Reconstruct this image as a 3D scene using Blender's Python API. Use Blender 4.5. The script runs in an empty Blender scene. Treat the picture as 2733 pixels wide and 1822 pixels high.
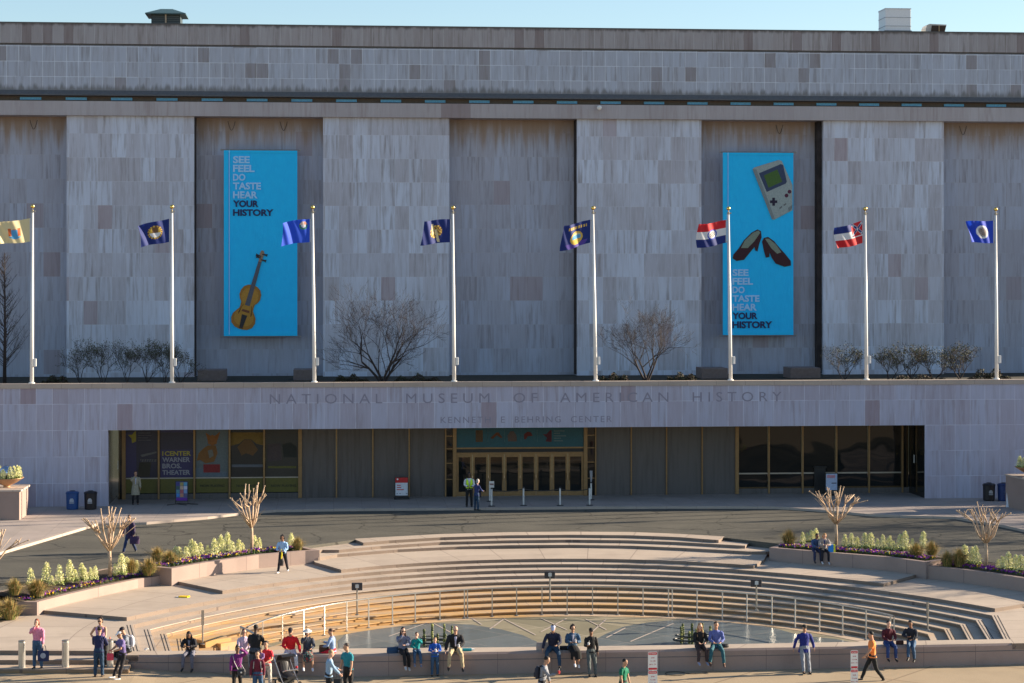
import bpy, bmesh, math, random
import numpy as np
from mathutils import Vector, Matrix, noise
random.seed(7)
R = math.radians
scene = bpy.context.scene
C = scene.collection

# ------------------------------------------------------------------ camera
CAM_H, PSI, F, YH = 12.2, R(4.95), 5496.0, 744.0
cd = bpy.data.cameras.new('camera'); cam = bpy.data.objects.new('camera', cd); C.objects.link(cam)
cam.location = (0, 0, CAM_H); cam.rotation_euler = (R(90), 0, -PSI)
cd.lens = F / 2733 * 36; cd.sensor_width = 36; cd.shift_y = -(911 - YH) / 2733
cd.clip_end = 5000; cd.clip_start = 0.5
scene.camera = cam
# ------------------------------------------------------------------ light
SUNV = Vector((3.1, 0.6, 1.0)).normalized()
EL = math.asin(SUNV.z); AZ = math.atan2(SUNV.x, SUNV.y)
w = bpy.data.worlds.new("World"); scene.world = w; w.use_nodes = True
nt = w.node_tree; bg = nt.nodes['Background']
sky = nt.nodes.new('ShaderNodeTexSky'); sky.sky_type = 'NISHITA'; sky.sun_disc = False
sky.sun_elevation = EL; sky.sun_rotation = AZ; sky.air_density = 1.0; sky.dust_density = 0.3; sky.ozone_density = 2.0
nt.links.new(sky.outputs[0], bg.inputs[0]); bg.inputs[1].default_value = 0.068
sl = bpy.data.lights.new('sun', 'SUN'); sl.energy = 5.0; sl.angle = R(0.5); sl.color = (1.0, 0.84, 0.64)
sun = bpy.data.objects.new('sun', sl); C.objects.link(sun)
sun.rotation_euler = SUNV.to_track_quat('Z', 'Y').to_euler()
scene.view_settings.view_transform = 'Standard'; scene.view_settings.look = 'None'
scene.view_settings.exposure = 1.5; scene.view_settings.gamma = 1.0

# ------------------------------------------------------------------ survey helpers
FW = Vector((math.sin(PSI), math.cos(PSI))); RT = Vector((math.cos(PSI), -math.sin(PSI)))
def U(x, y, z):                       # photo point on the level z  -> ground position
    d = F * (CAM_H - z) / (y - YH); u = (x - 1366.5) / F * d
    p = FW * d + RT * u
    return Vector((p.x, p.y, z))
def XA(px, Y):                        # photo column on the wall plane Y -> X
    return Y * math.tan(PSI + math.atan((px - 1366.5) / F))
def ZA(px, py, Y):
    s = (F * math.cos(PSI) - (px - 1366.5) * math.sin(PSI)) / Y
    return CAM_H - (py - YH) / s
def za(x, y): return (x / 2.172, 1100 + y / 2.172)
def zb(x, y): return (900 + x / 2.172, 1100 + y / 2.172)
def zc(x, y): return (1813 + x / 2.172, 1100 + y / 2.172)
def rg(k, x, y): return ([0, 450, 950, 1350, 1800, 2233][k - 1] + x / 4.704, 1600 + y / 4.704)

# ------------------------------------------------------------------ materials
def nmat(name):
    m = bpy.data.materials.new(name); m.use_nodes = True
    return m, m.node_tree, m.node_tree.nodes['Principled BSDF']
def V(nt, op, a, b=None, c=None):
    n = nt.nodes.new('ShaderNodeMath'); n.operation = op
    for i, v in enumerate((a, b, c)):
        if v is None: continue
        if isinstance(v, (int, float)): n.inputs[i].default_value = v
        else: nt.links.new(v, n.inputs[i])
    return n.outputs[0]
def mixc(nt, fac, a, b, mode='MIX'):
    n = nt.nodes.new('ShaderNodeMix'); n.data_type = 'RGBA'; n.blend_type = mode
    for i, v in ((0, fac), (6, a), (7, b)):
        if isinstance(v, (int, float)): n.inputs[i].default_value = v
        elif isinstance(v, tuple): n.inputs[i].default_value = (*v[:3], 1)
        else: nt.links.new(v, n.inputs[i])
    return n.outputs[2]
def noise_n(nt, vec, scale, detail=3, rough=.55):
    n = nt.nodes.new('ShaderNodeTexNoise'); n.inputs['Scale'].default_value = scale
    n.inputs['Detail'].default_value = detail; n.inputs['Roughness'].default_value = rough
    if vec is not None: nt.links.new(vec, n.inputs['Vector'])
    return n.outputs[0]
def ramp(nt, fac, stops):
    n = nt.nodes.new('ShaderNodeValToRGB'); el = n.color_ramp.elements
    while len(el) < len(stops): el.new(.5)
    for e, (p, c) in zip(el, stops): e.position = p; e.color = (*c, 1) if len(c) == 3 else c
    nt.links.new(fac, n.inputs[0]); return n.outputs[0]
def smooth(nt, v, a, b):
    n = nt.nodes.new('ShaderNodeMapRange'); n.interpolation_type = 'SMOOTHSTEP'
    n.inputs[1].default_value = a; n.inputs[2].default_value = b; nt.links.new(v, n.inputs[0]); return n.outputs[0]
def xyz(nt):
    g = nt.nodes.new('ShaderNodeNewGeometry'); s = nt.nodes.new('ShaderNodeSeparateXYZ')
    nt.links.new(g.outputs['Position'], s.inputs[0]); return g.outputs['Position'], s.outputs
def comb(nt, x, y, z=0):
    n = nt.nodes.new('ShaderNodeCombineXYZ')
    for i, v in enumerate((x, y, z)):
        if isinstance(v, (int, float)): n.inputs[i].default_value = v
        else: nt.links.new(v, n.inputs[i])
    return n.outputs[0]
def bump(nt, b, h, strength=.3, dist=.02):
    n = nt.nodes.new('ShaderNodeBump'); n.inputs['Strength'].default_value = strength; n.inputs['Distance'].default_value = dist
    nt.links.new(h, n.inputs['Height']); nt.links.new(n.outputs[0], b.inputs['Normal'])
def plain(name, col, rough=.6, metal=0, var=.12, scale=6, spec=.4):
    m, nt, b = nmat(name)
    tc = nt.nodes.new('ShaderNodeTexCoord')
    f = noise_n(nt, tc.outputs['Object'], scale, 4)
    lo = tuple(max(0, c * (1 - var)) for c in col); hi = tuple(min(1, c * (1 + var)) for c in col)
    c = ramp(nt, f, [(.3, lo), (.7, hi)])
    nt.links.new(c, b.inputs['Base Color']); b.inputs['Roughness'].default_value = rough
    b.inputs['Metallic'].default_value = metal; b.inputs['Specular IOR Level'].default_value = spec
    return m
def cladding(name, base, alt, w, h, oz, joint, jw=.012, odd=.08, ox=0.0, streak=.16, stain=None, dark=(.23, .17, .17), tiles=.5, topdirt=None):
    """stone panels w x h with veins running up, pale joints, a few odd panels"""
    m, nt, b = nmat(name); pos, o = xyz(nt)
    u = V(nt, 'DIVIDE', V(nt, 'SUBTRACT', V(nt, 'ADD', o[0], V(nt, 'MULTIPLY', o[1], .37)), ox), w)
    v = V(nt, 'DIVIDE', V(nt, 'SUBTRACT', o[2], oz), h)
    iu = V(nt, 'FLOOR', u); iv = V(nt, 'FLOOR', v)
    wn = nt.nodes.new('ShaderNodeTexWhiteNoise'); wn.noise_dimensions = '2D'
    nt.links.new(comb(nt, iu, iv), wn.inputs['Vector']); r = wn.outputs['Value']
    wn2 = nt.nodes.new('ShaderNodeTexWhiteNoise'); wn2.noise_dimensions = '3D'
    nt.links.new(comb(nt, iu, iv, 5.5), wn2.inputs['Vector']); r2 = wn2.outputs['Value']
    tone = mixc(nt, V(nt, 'MULTIPLY', r, tiles), base, alt)
    vec = comb(nt, V(nt, 'ADD', V(nt, 'MULTIPLY', o[0], 5.0), V(nt, 'MULTIPLY', r, 60)), V(nt, 'ADD', V(nt, 'MULTIPLY', o[2], .35), V(nt, 'MULTIPLY', r, 31)), o[1])
    n1 = noise_n(nt, vec, 1.0, 5, .6)
    f = smooth(nt, n1, .42, .72)
    tone = mixc(nt, V(nt, 'MULTIPLY', f, V(nt, 'ADD', .35, V(nt, 'MULTIPLY', r2, .65))), tone, tuple(c * (1 - streak * 1.9) * q for c, q in zip(alt, (1.0, .97, .93))))
    vec2 = comb(nt, V(nt, 'MULTIPLY', o[0], 16.0), V(nt, 'MULTIPLY', o[2], 1.1), o[1])
    n2 = noise_n(nt, vec2, 1.0, 3)
    tone = mixc(nt, V(nt, 'MULTIPLY', smooth(nt, n2, .5, .8), .35), tone, tuple(min(1, c * 1.22) for c in base))
    tone = mixc(nt, V(nt, 'MULTIPLY', V(nt, 'GREATER_THAN', r2, 1 - odd), .6), tone, dark)
    big = noise_n(nt, comb(nt, V(nt, 'MULTIPLY', o[0], .25), V(nt, 'MULTIPLY', o[2], .12)), 1.0, 3)
    tone = mixc(nt, V(nt, 'MULTIPLY', smooth(nt, big, .35, .7), .22), tone, tuple(c * .72 for c in alt))
    fu = V(nt, 'ABSOLUTE', V(nt, 'SUBTRACT', V(nt, 'FRACT', u), .5)); fv = V(nt, 'ABSOLUTE', V(nt, 'SUBTRACT', V(nt, 'FRACT', v), .5))
    j = V(nt, 'MAXIMUM', V(nt, 'GREATER_THAN', fu, .5 - jw / w), V(nt, 'GREATER_THAN', fv, .5 - jw / h))
    jn = noise_n(nt, pos, .9, 2)
    tone = mixc(nt, V(nt, 'MULTIPLY', j, V(nt, 'MULTIPLY', smooth(nt, jn, .25, .6), .8)), tone, joint)
    if stain:            # dirt run-off below a ledge: (z top, length, colour)
        z0, ln, sc = stain
        d = V(nt, 'DIVIDE', V(nt, 'SUBTRACT', z0, o[2]), ln)
        sn = noise_n(nt, comb(nt, V(nt, 'MULTIPLY', o[0], 2.6), V(nt, 'MULTIPLY', o[2], .15)), 1.0, 4)
        k = smooth(nt, V(nt, 'SUBTRACT', V(nt, 'MULTIPLY', sn, 1.9), d), .1, .9)
        tone = mixc(nt, V(nt, 'MULTIPLY', k, .8), tone, sc)
    if topdirt:          # grime that creeps up from a wet ledge
        z0, ln, sc = topdirt
        d = V(nt, 'DIVIDE', V(nt, 'SUBTRACT', o[2], z0), ln)
        sn = noise_n(nt, comb(nt, V(nt, 'MULTIPLY', o[0], 3.5), V(nt, 'MULTIPLY', o[2], .6)), 1.0, 4)
        k = smooth(nt, V(nt, 'SUBTRACT', V(nt, 'MULTIPLY', sn, 2.0), d), .0, .7)
        tone = mixc(nt, V(nt, 'MULTIPLY', k, .85), tone, sc)
    nt.links.new(tone, b.inputs['Base Color']); b.inputs['Roughness'].default_value = .75; b.inputs['Specular IOR Level'].default_value = .25
    bump(nt, b, V(nt, 'ADD', n1, V(nt, 'MULTIPLY', j, -1)), .25, .01)
    return m
def paving(name, base, alt, w, h, joint, polar=None, jw=.012, speck=40, rot=0.0, spk=.25, stain=None):
    m, nt, b = nmat(name); pos, o = xyz(nt)
    if polar:
        dx = V(nt, 'SUBTRACT', o[0], polar[0]); dy = V(nt, 'SUBTRACT', o[1], polar[1])
        u = V(nt, 'DIVIDE', V(nt, 'MULTIPLY', V(nt, 'ARCTAN2', dy, dx), 17), w)
        v = V(nt, 'DIVIDE', V(nt, 'SQRT', V(nt, 'ADD', V(nt, 'MULTIPLY', dx, dx), V(nt, 'MULTIPLY', dy, dy))), h)
        lv = V(nt, 'FLOOR', V(nt, 'MULTIPLY', V(nt, 'ADD', o[2], .003), 7.143)); u = V(nt, 'ADD', u, V(nt, 'FRACT', V(nt, 'MULTIPLY', lv, .618)))
    else:
        c_, s_ = math.cos(rot), math.sin(rot)
        u = V(nt, 'DIVIDE', V(nt, 'ADD', V(nt, 'MULTIPLY', o[0], c_), V(nt, 'MULTIPLY', o[1], s_)), w)
        v = V(nt, 'DIVIDE', V(nt, 'SUBTRACT', V(nt, 'MULTIPLY', o[1], c_), V(nt, 'MULTIPLY', o[0], s_)), h)
    iu = V(nt, 'FLOOR', u); iv = V(nt, 'FLOOR', v)
    wn = nt.nodes.new('ShaderNodeTexWhiteNoise'); wn.noise_dimensions = '2D'
    nt.links.new(comb(nt, iu, iv), wn.inputs['Vector']); r = wn.outputs['Value']
    tone = mixc(nt, r, base, alt)
    n1 = noise_n(nt, pos, speck, 3, .7)
    tone = mixc(nt, V(nt, 'MULTIPLY', smooth(nt, n1, .45, .75), spk), tone, tuple(c * .55 for c in base))
    n2 = noise_n(nt, pos, .7, 5, .6)
    tone = mixc(nt, V(nt, 'MULTIPLY', smooth(nt, n2, .4, .7), .35), tone, tuple(c * .7 for c in alt))
    if stain:
        n3 = noise_n(nt, comb(nt, V(nt, 'MULTIPLY', o[0], .35), V(nt, 'MULTIPLY', o[1], 1.2), V(nt, 'MULTIPLY', o[2], 2)), 1, 4)
        kz = smooth(nt, V(nt, 'MULTIPLY', o[2], -1), stain[0], stain[0] + .35)
        kx = smooth(nt, V(nt, 'MULTIPLY', o[0], -1), -22, -6)
        tone = mixc(nt, V(nt, 'MULTIPLY', V(nt, 'MULTIPLY', V(nt, 'ADD', .35, V(nt, 'MULTIPLY', smooth(nt, n3, .35, .65), .65)), kz), V(nt, 'ADD', .4, V(nt, 'MULTIPLY', kx, .6))), tone, stain[1])
    fu = V(nt, 'ABSOLUTE', V(nt, 'SUBTRACT', V(nt, 'FRACT', u), .5)); fv = V(nt, 'ABSOLUTE', V(nt, 'SUBTRACT', V(nt, 'FRACT', v), .5))
    j = V(nt, 'MAXIMUM', V(nt, 'GREATER_THAN', fu, .5 - jw / w), V(nt, 'GREATER_THAN', fv, .5 - jw / h))
    tone = mixc(nt, V(nt, 'MULTIPLY', j, .75), tone, joint)
    nt.links.new(tone, b.inputs['Base Color']); b.inputs['Roughness'].default_value = .8; b.inputs['Specular IOR Level'].default_value = .2
    bump(nt, b, n1, .3, .008)
    return m
def asphalt_mat():
    m, nt, b = nmat('asphalt'); pos, o = xyz(nt)
    n1 = noise_n(nt, pos, 45, 3, .8); n2 = noise_n(nt, pos, .35, 5, .6); n3 = noise_n(nt, comb(nt, V(nt, 'MULTIPLY', o[0], .12), V(nt, 'MULTIPLY', o[1], .9)), 1, 4)
    c = mixc(nt, smooth(nt, n1, .35, .7), (.055, .053, .047), (.15, .142, .118))
    c = mixc(nt, V(nt, 'MULTIPLY', smooth(nt, n2, .35, .7), .45), c, (.15, .14, .115))
    c = mixc(nt, V(nt, 'MULTIPLY', smooth(nt, n3, .5, .75), .35), c, (.06, .057, .05))
    vo = nt.nodes.new('ShaderNodeTexVoronoi'); vo.feature = 'DISTANCE_TO_EDGE'; vo.inputs['Scale'].default_value = .22
    w2 = nt.nodes.new('ShaderNodeTexNoise'); w2.inputs['Scale'].default_value = .8; nt.links.new(pos, w2.inputs['Vector'])
    vm = nt.nodes.new('ShaderNodeVectorMath'); vm.operation = 'ADD'; nt.links.new(pos, vm.inputs[0]); nt.links.new(w2.outputs['Color'], vm.inputs[1]); nt.links.new(vm.outputs[0], vo.inputs['Vector'])
    c = mixc(nt, V(nt, 'MULTIPLY', V(nt, 'LESS_THAN', vo.outputs['Distance'], .008), .6), c, (.025, .024, .022))
    nt.links.new(c, b.inputs['Base Color']); b.inputs['Roughness'].default_value = .85; b.inputs['Specular IOR Level'].default_value = .15
    bump(nt, b, n1, .5, .01); return m
def glass_mat(name, col=(.012, .013, .013), wob=.0, sc=.5):
    m, nt, b = nmat(name); pos, o = xyz(nt)
    b.inputs['Base Color'].default_value = (*col, 1); b.inputs['Roughness'].default_value = .03
    b.inputs['IOR'].default_value = 1.45; b.inputs['Specular IOR Level'].default_value = .42
    if wob:
        n = nt.nodes.new('ShaderNodeTexNoise'); n.inputs['Scale'].default_value = sc; n.inputs['Detail'].default_value = 1
        nt.links.new(pos, n.inputs['Vector'])
        bump(nt, b, n.outputs[0], wob, .35)
    return m
M = {}
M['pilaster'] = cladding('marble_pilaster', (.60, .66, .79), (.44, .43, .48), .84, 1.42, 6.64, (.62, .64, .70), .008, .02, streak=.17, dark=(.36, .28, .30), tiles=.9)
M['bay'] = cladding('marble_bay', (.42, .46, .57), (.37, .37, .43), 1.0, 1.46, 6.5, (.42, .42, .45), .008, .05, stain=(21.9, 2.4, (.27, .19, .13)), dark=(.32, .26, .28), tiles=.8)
M['frieze'] = cladding('marble_frieze', (.43, .48, .58), (.37, .38, .43), .70, .90, 23.30, (.75, .82, .9), .012, .10, topdirt=(23.25, .55, (.16, .165, .17)), dark=(.22, .19, .19))
M['parapet'] = cladding('marble_parapet', (.38, .37, .39), (.31, .28, .28), .61, 1.34, 26.0, (.56, .58, .62), .008, .15, stain=(27.4, .28, (.08, .075, .075)), dark=(.2, .155, .155))
M['lintel'] = cladding('marble_lintel', (.43, .41, .43), (.37, .33, .34), 1.8, 1.2, 21.6, (.42, .42, .43), .008, .06, streak=.06)
M['podium'] = cladding('marble_podium', (.46, .48, .61), (.41, .38, .46), .845, 1.40, 4.15 - 1.40 * 3, (.66, .68, .78), .012, .03, streak=.10, dark=(.30, .22, .24), tiles=.9)
M['dirty'] = plain('dark_ledge_stone', (.11, .11, .115), .8)
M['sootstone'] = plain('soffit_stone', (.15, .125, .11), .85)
M['granite'] = cladding('dark_polished_granite', (.125, .118, .118), (.105, .098, .10), 8, 8, 0, (.1, .1, .1), .001, 0)
M['granite'].node_tree.nodes['Principled BSDF'].inputs['Roughness'].default_value = .22
M['bronze'] = plain('brushed_bronze', (.27, .17, .08), .45, .5, .1)
M['darkbronze'] = plain('dark_bronze', (.09, .06, .03), .4, .7)
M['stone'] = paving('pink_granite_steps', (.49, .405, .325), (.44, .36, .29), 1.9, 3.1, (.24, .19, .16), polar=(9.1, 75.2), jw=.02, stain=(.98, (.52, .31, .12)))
M['riser'] = paving('shaded_granite_riser', (.27, .205, .165), (.22, .17, .135), 1.9, 3.1, (.12, .09, .08), polar=(9.1, 75.2), stain=(.98, (.34, .20, .08)))  # darker copy of the step stone, shade painted into the riser colour
M['wallstone'] = paving('pink_granite_wall', (.36, .27, .235), (.31, .235, .205), 1.9, 50, (.16, .12, .11), jw=.01, spk=.35)
M['pavement'] = paving('pale_granite_pavement', (.40, .335, .30), (.35, .30, .27), 1.5, 1.5, (.24, .2, .18))
M['kerb'] = paving('kerb_stone', (.47, .39, .33), (.43, .36, .31), 1.6, 30, (.25, .2, .18))
M['sidewalk'] = paving('sidewalk_aggregate', (.40, .31, .205), (.38, .295, .195), 4.6, 4.6, (.20, .15, .10), speck=34, rot=R(48), jw=.04, spk=.5)
M['asphalt'] = asphalt_mat()
M['pool'] = paving('wet_slate', (.165, .185, .185), (.13, .15, .15), 2.2, 2.2, (.3, .27, .23), rot=R(38), jw=.02, speck=9, spk=.3)
M['pool'].node_tree.nodes['Principled BSDF'].inputs['Roughness'].default_value = .25
M['poolwarm'] = paving('damp_tan_stone', (.34, .29, .2), (.20, .18, .12), 2.6, 2.6, (.42, .36, .28), rot=R(38), jw=.02, speck=3, spk=.5)
M['glass'] = glass_mat('window_glass', wob=.10, sc=.45)
M['doorglass'] = glass_mat('door_glass', wob=.02)
M['steel'] = plain('stainless_steel', (.55, .53, .5), .32, .85, .08)
M['brushed'] = plain('dull_steel', (.34, .32, .29), .4, .8, .08)
M['white'] = plain('white_paint', (.78, .77, .74), .45, 0, .04)
M['offwhite'] = plain('weathered_white', (.6, .6, .58), .5, 0, .08)
M['polewhite'] = plain('pole_white_paint', (.80, .78, .75), .3, 0, .04, spec=.5)
M['gold'] = plain('gilded_ball', (.85, .58, .16), .25, .9, .05)
M['black'] = plain('black_plastic', (.018, .018, .02), .45)
M['rubber'] = plain('black_rubber', (.02, .02, .02), .8)
M['bark'] = plain('pale_smooth_bark', (.46, .33, .22), .8, 0, .3, 9)
M['darkbark'] = plain('dark_twig_bark', (.042, .032, .03), .85, 0, .3, 9)
M['soil'] = plain('mulch_soil', (.05, .035, .022), .95, 0, .4, 20)
M['green'] = plain('leaf_green', (.075, .12, .03), .7, 0, .4, 12)
M['olive'] = plain('olive_twig_leaf', (.075, .08, .04), .8, 0, .4, 12)
M['grassgold'] = plain('golden_grass', (.42, .28, .10), .8, 0, .35, 10)
M['grassgreen'] = plain('green_grass_blade', (.13, .15, .035), .8, 0, .35, 10)
M['cream'] = plain('cream_foliage', (.80, .77, .44), .7, 0, .15, 10)
M['creamgreen'] = plain('pale_green_foliage', (.50, .56, .20), .7, 0, .2, 10)
M['purple'] = plain('purple_petal', (.30, .04, .36), .7, 0, .3, 30)
M['violet'] = plain('blue_violet_petal', (.07, .05, .24), .7, 0, .3, 30)
M['yellow'] = plain('yellow_petal', (.75, .50, .03), .7, 0, .2, 30)
M['bannerblue'] = plain('banner_blue', (.001, .52, 1.0), .6, 0, .04, 2)
M['bannerhem'] = plain('banner_hem_blue', (.002, .54, 1.0), .6, 0, .04, 2)
M['bannergrey'] = plain('banner_lettering_grey', (.36, .66, .98), .6, 0, .04)
M['navyink'] = plain('navy_lettering', (.012, .02, .10), .6, 0, .04)
_nt = M['bannerblue'].node_tree; _p, _o = xyz(_nt); bump(_nt, _nt.nodes['Principled BSDF'], noise_n(_nt, comb(_nt, V(_nt, 'MULTIPLY', _o[0], 1.6), V(_nt, 'MULTIPLY', _o[2], .5)), 1.0, 3), .6, .12)
_c = {}
def col(c, rough=.75, var=.14, scale=14, metal=0):
    k = (tuple(c), rough, metal)
    if k not in _c: _c[k] = plain('paint_%d' % len(_c) if False else 'dyed_surface', c, rough, metal, var, scale)
    return _c[k]

# ------------------------------------------------------------------ mesh helpers
class MB:
    def __init__(s): s.v = []; s.f = []; s.m = []
    def add(s, vs, fs, mi=0):
        o = len(s.v); s.v += [tuple(p) for p in vs]; s.f += [tuple(i + o for i in f) for f in fs]; s.m += [mi] * len(fs)
    def box(s, x0, x1, y0, y1, z0, z1, mi=0):
        s.add([(x0, y0, z0), (x1, y0, z0), (x1, y1, z0), (x0, y1, z0), (x0, y0, z1), (x1, y0, z1), (x1, y1, z1), (x0, y1, z1)],
              [(0, 3, 2, 1), (4, 5, 6, 7), (0, 1, 5, 4), (1, 2, 6, 5), (2, 3, 7, 6), (3, 0, 4, 7)], mi)
    def prism(s, pts, z0, z1, mi=0, side=None):          # horizontal polygon, counter-clockwise, z0<z1
        n = len(pts); a = sum(pts[i][0] * pts[(i + 1) % n][1] - pts[(i + 1) % n][0] * pts[i][1] for i in range(n))
        if a < 0: pts = pts[::-1]
        s.add([(p[0], p[1], z0) for p in pts] + [(p[0], p[1], z1) for p in pts],
              [tuple(range(n - 1, -1, -1)), tuple(range(n, 2 * n))], mi)
        s.add([(p[0], p[1], z0) for p in pts] + [(p[0], p[1], z1) for p in pts], [(i, (i + 1) % n, n + (i + 1) % n, n + i) for i in range(n)], mi if side is None else side)
    def plate(s, pts, y0, y1, mi=0):          # polygon in XZ, extruded in Y
        n = len(pts); a = sum(pts[i][0] * pts[(i + 1) % n][1] - pts[(i + 1) % n][0] * pts[i][1] for i in range(n))
        if a < 0: pts = pts[::-1]
        s.add([(p[0], y0, p[1]) for p in pts] + [(p[0], y1, p[1]) for p in pts],
              [tuple(range(n)), tuple(range(2 * n - 1, n - 1, -1))] + [((i + 1) % n, i, n + i, n + (i + 1) % n) for i in range(n)], mi)
    def tube(s, pts, rad, n=8, mi=0, cap=True, flat=1.0):
        pts = [Vector(p) for p in pts]
        if not hasattr(rad, '__len__'): rad = [rad] * len(pts)
        o = len(s.v); prev = None
        for i, p in enumerate(pts):
            t = (pts[min(i + 1, len(pts) - 1)] - pts[max(i - 1, 0)])
            t = t.normalized() if t.length > 1e-9 else Vector((0, 0, 1))
            if prev is None:
                a = Vector((1, 0, 0)) if abs(t.x) < .9 else Vector((0, 1, 0))
            else: a = prev
            a = (a - t * a.dot(t)).normalized(); prev = a; b = t.cross(a)
            r = rad[i]
            for k in range(n):
                th = 2 * math.pi * k / n
                s.v.append(tuple(p + a * math.cos(th) * r + b * math.sin(th) * r * flat))
        for i in range(len(pts) - 1):
            for k in range(n):
                s.f.append((o + i * n + k, o + i * n + (k + 1) % n, o + (i + 1) * n + (k + 1) % n, o + (i + 1) * n + k)); s.m.append(mi)
        if cap:
            s.f.append(tuple(o + k for k in range(n - 1, -1, -1))); s.m.append(mi)
            e = o + (len(pts) - 1) * n; s.f.append(tuple(e + k for k in range(n))); s.m.append(mi)
    def ball(s, c, r, n=10, mi=0, sc=(1, 1, 1), rot=None):
        o = len(s.v); c = Vector(c); rows = max(4, n // 2)
        for i in range(rows + 1):
            ph = math.pi * i / rows
            for k in range(n):
                th = 2 * math.pi * k / n
                q = Vector((math.sin(ph) * math.cos(th) * sc[0], math.sin(ph) * math.sin(th) * sc[1], math.cos(ph) * sc[2])) * r
                if rot: q = rot @ q
                s.v.append(tuple(c + q))
        for i in range(rows):
            for k in range(n):
                s.f.append((o + i * n + k, o + (i + 1) * n + k, o + (i + 1) * n + (k + 1) % n, o + i * n + (k + 1) % n)); s.m.append(mi)
    def lathe(s, c, prof, n=24, mi=0):
        o = len(s.v)
        for r, z in prof:
            for k in range(n):
                th = 2 * math.pi * k / n; s.v.append((c[0] + r * math.cos(th), c[1] + r * math.sin(th), c[2] + z))
        for i in range(len(prof) - 1):
            for k in range(n):
                s.f.append((o + i * n + k, o + i * n + (k + 1) % n, o + (i + 1) * n + (k + 1) % n, o + (i + 1) * n + k)); s.m.append(mi)
        s.f.append(tuple(o + k for k in range(n - 1, -1, -1))); s.m.append(mi)
        e = o + (len(prof) - 1) * n; s.f.append(tuple(e + k for k in range(n))); s.m.append(mi)
    def move(s, d, rz=0, sc=1):
        c, q = math.cos(rz), math.sin(rz)
        s.v = [(d[0] + sc * (x * c - y * q), d[1] + sc * (x * q + y * c), d[2] + sc * z) for x, y, z in s.v]; return s
    def build(s, name, mats, parent=None, smooth=False, loc=None, bevel=0):
        me = bpy.data.meshes.new(name); me.from_pydata(s.v, [], s.f)
        if not isinstance(mats, (list, tuple)): mats = [mats]
        for m in mats: me.materials.append(m)
        if len(mats) > 1: me.polygons.foreach_set('material_index', s.m)
        if smooth: me.polygons.foreach_set('use_smooth', [True] * len(me.polygons))
        me.update(); o = bpy.data.objects.new(name, me); C.objects.link(o)
        if parent: o.parent = parent
        if loc is not None: o.location = loc
        if bevel:
            md = o.modifiers.new('bevel', 'BEVEL'); md.width = bevel; md.segments = 2; md.limit_method = 'ANGLE'
        return o
def tag(o, label=None, cat=None, group=None, kind=None):
    if label: o['label'] = label
    if cat: o['category'] = cat
    if group: o['group'] = group
    if kind: o['kind'] = kind
    return o
def empty(name, loc, rz=0, label=None, cat=None, group=None):
    o = bpy.data.objects.new(name, None); C.objects.link(o); o.location = loc; o.rotation_euler = (0, 0, rz)
    o.empty_display_size = .3
    return tag(o, label, cat, group)
def copy_tree(o, parent=None):
    c = o.copy(); C.objects.link(c)
    if parent: c.parent = parent
    for ch in o.children: copy_tree(ch, c)
    return c
def evalmesh(ob, name):
    dg = bpy.context.evaluated_depsgraph_get(); dg.update()
    me = bpy.data.meshes.new_from_object(ob.evaluated_get(dg)); me.name = name; return me
def text_mb(s, x0, z0, w, h, y, thick=.01, bold=0.0, space=1.0):
    """lettering fitted to the box x0..x0+w, z0..z0+h on plane y (facing -Y)"""
    cu = bpy.data.curves.new('t', 'FONT'); cu.body = s; cu.offset = bold; cu.space_character = space; cu.resolution_u = 3
    ob = bpy.data.objects.new('t', cu); C.objects.link(ob); me = evalmesh(ob, 't')
    C.objects.unlink(ob); bpy.data.objects.remove(ob)
    vs = [v.co for v in me.vertices]
    a, b_ = min(v.x for v in vs), max(v.x for v in vs); c, d = min(v.y for v in vs), max(v.y for v in vs)
    mb = MB(); n = len(vs)
    P2 = [(x0 + (v.x - a) / (b_ - a) * w, z0 + (v.y - c) / (d - c) * h) for v in vs]
    fr = [tuple(p.vertices) for p in me.polygons]
    mb.add([(x, y, z) for x, z in P2], fr)
    bpy.data.meshes.remove(me)
    return mb

def W(mb, name, mats, root, smooth=False, bevel=0):      # mesh given in world coordinates, parented to root
    l = Vector((0, 0, 0)); p = root
    while p is not None: l += Vector(p.location); p = p.parent
    mb.v = [(x - l.x, y - l.y, z - l.z) for x, y, z in mb.v]
    return mb.build(name, mats, root, smooth, bevel=bevel)

# ================================================================== SETTING
Z4, DZ = -.40, .14
def ringz(k): return Z4 - DZ * (k - 4)
ZT = ringz(7)                                   # terrace and seat-wall top  -0.82
ZP = ringz(14)                                  # pool floor -1.80
def ground_z(X, Y):                             # street pavement falls to the right
    t = max(0, min(1, (X + 7.5) / 4.5)); return -1.26 - .32 * t * t * (3 - 2 * t)
def ringc(k):
    t = (k - 4) / 9; cx = 9.1; cy = 75.9 + (72.5 - 75.9) * t; r = 16.35 + (13.0 - 16.35) * t
    return cx, cy, r
# street pavement (falls gently), one sheet to the horizon
mb = MB(); xs = [-2500, -60, -30, -20, -15] + [-12 + .75 * i for i in range(9)] + [0, 10, 30, 60, 2500]; ys = [-2500, 0, 30, 50, 60, 68, 74]
for j, y in enumerate(ys):
    for x in xs: mb.v.append((x, y, ground_z(x, y)))
nx = len(xs)
for j in range(len(ys) - 1):
    for i in range(nx - 1): mb.f.append((j * nx + i, j * nx + i + 1, (j + 1) * nx + i + 1, (j + 1) * nx + i)); mb.m.append(0)
tag(mb.build('sidewalk', M['sidewalk']), kind='structure')
mb = MB(); mb.add([(-2500, 73.9, -1.95), (2500, 73.9, -1.95), (2500, 2500, -1.95), (-2500, 2500, -1.95)], [(0, 1, 2, 3)])
tag(mb.build('ground', plain('grass_ground', (.05, .06, .025), .95)), kind='structure')

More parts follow.
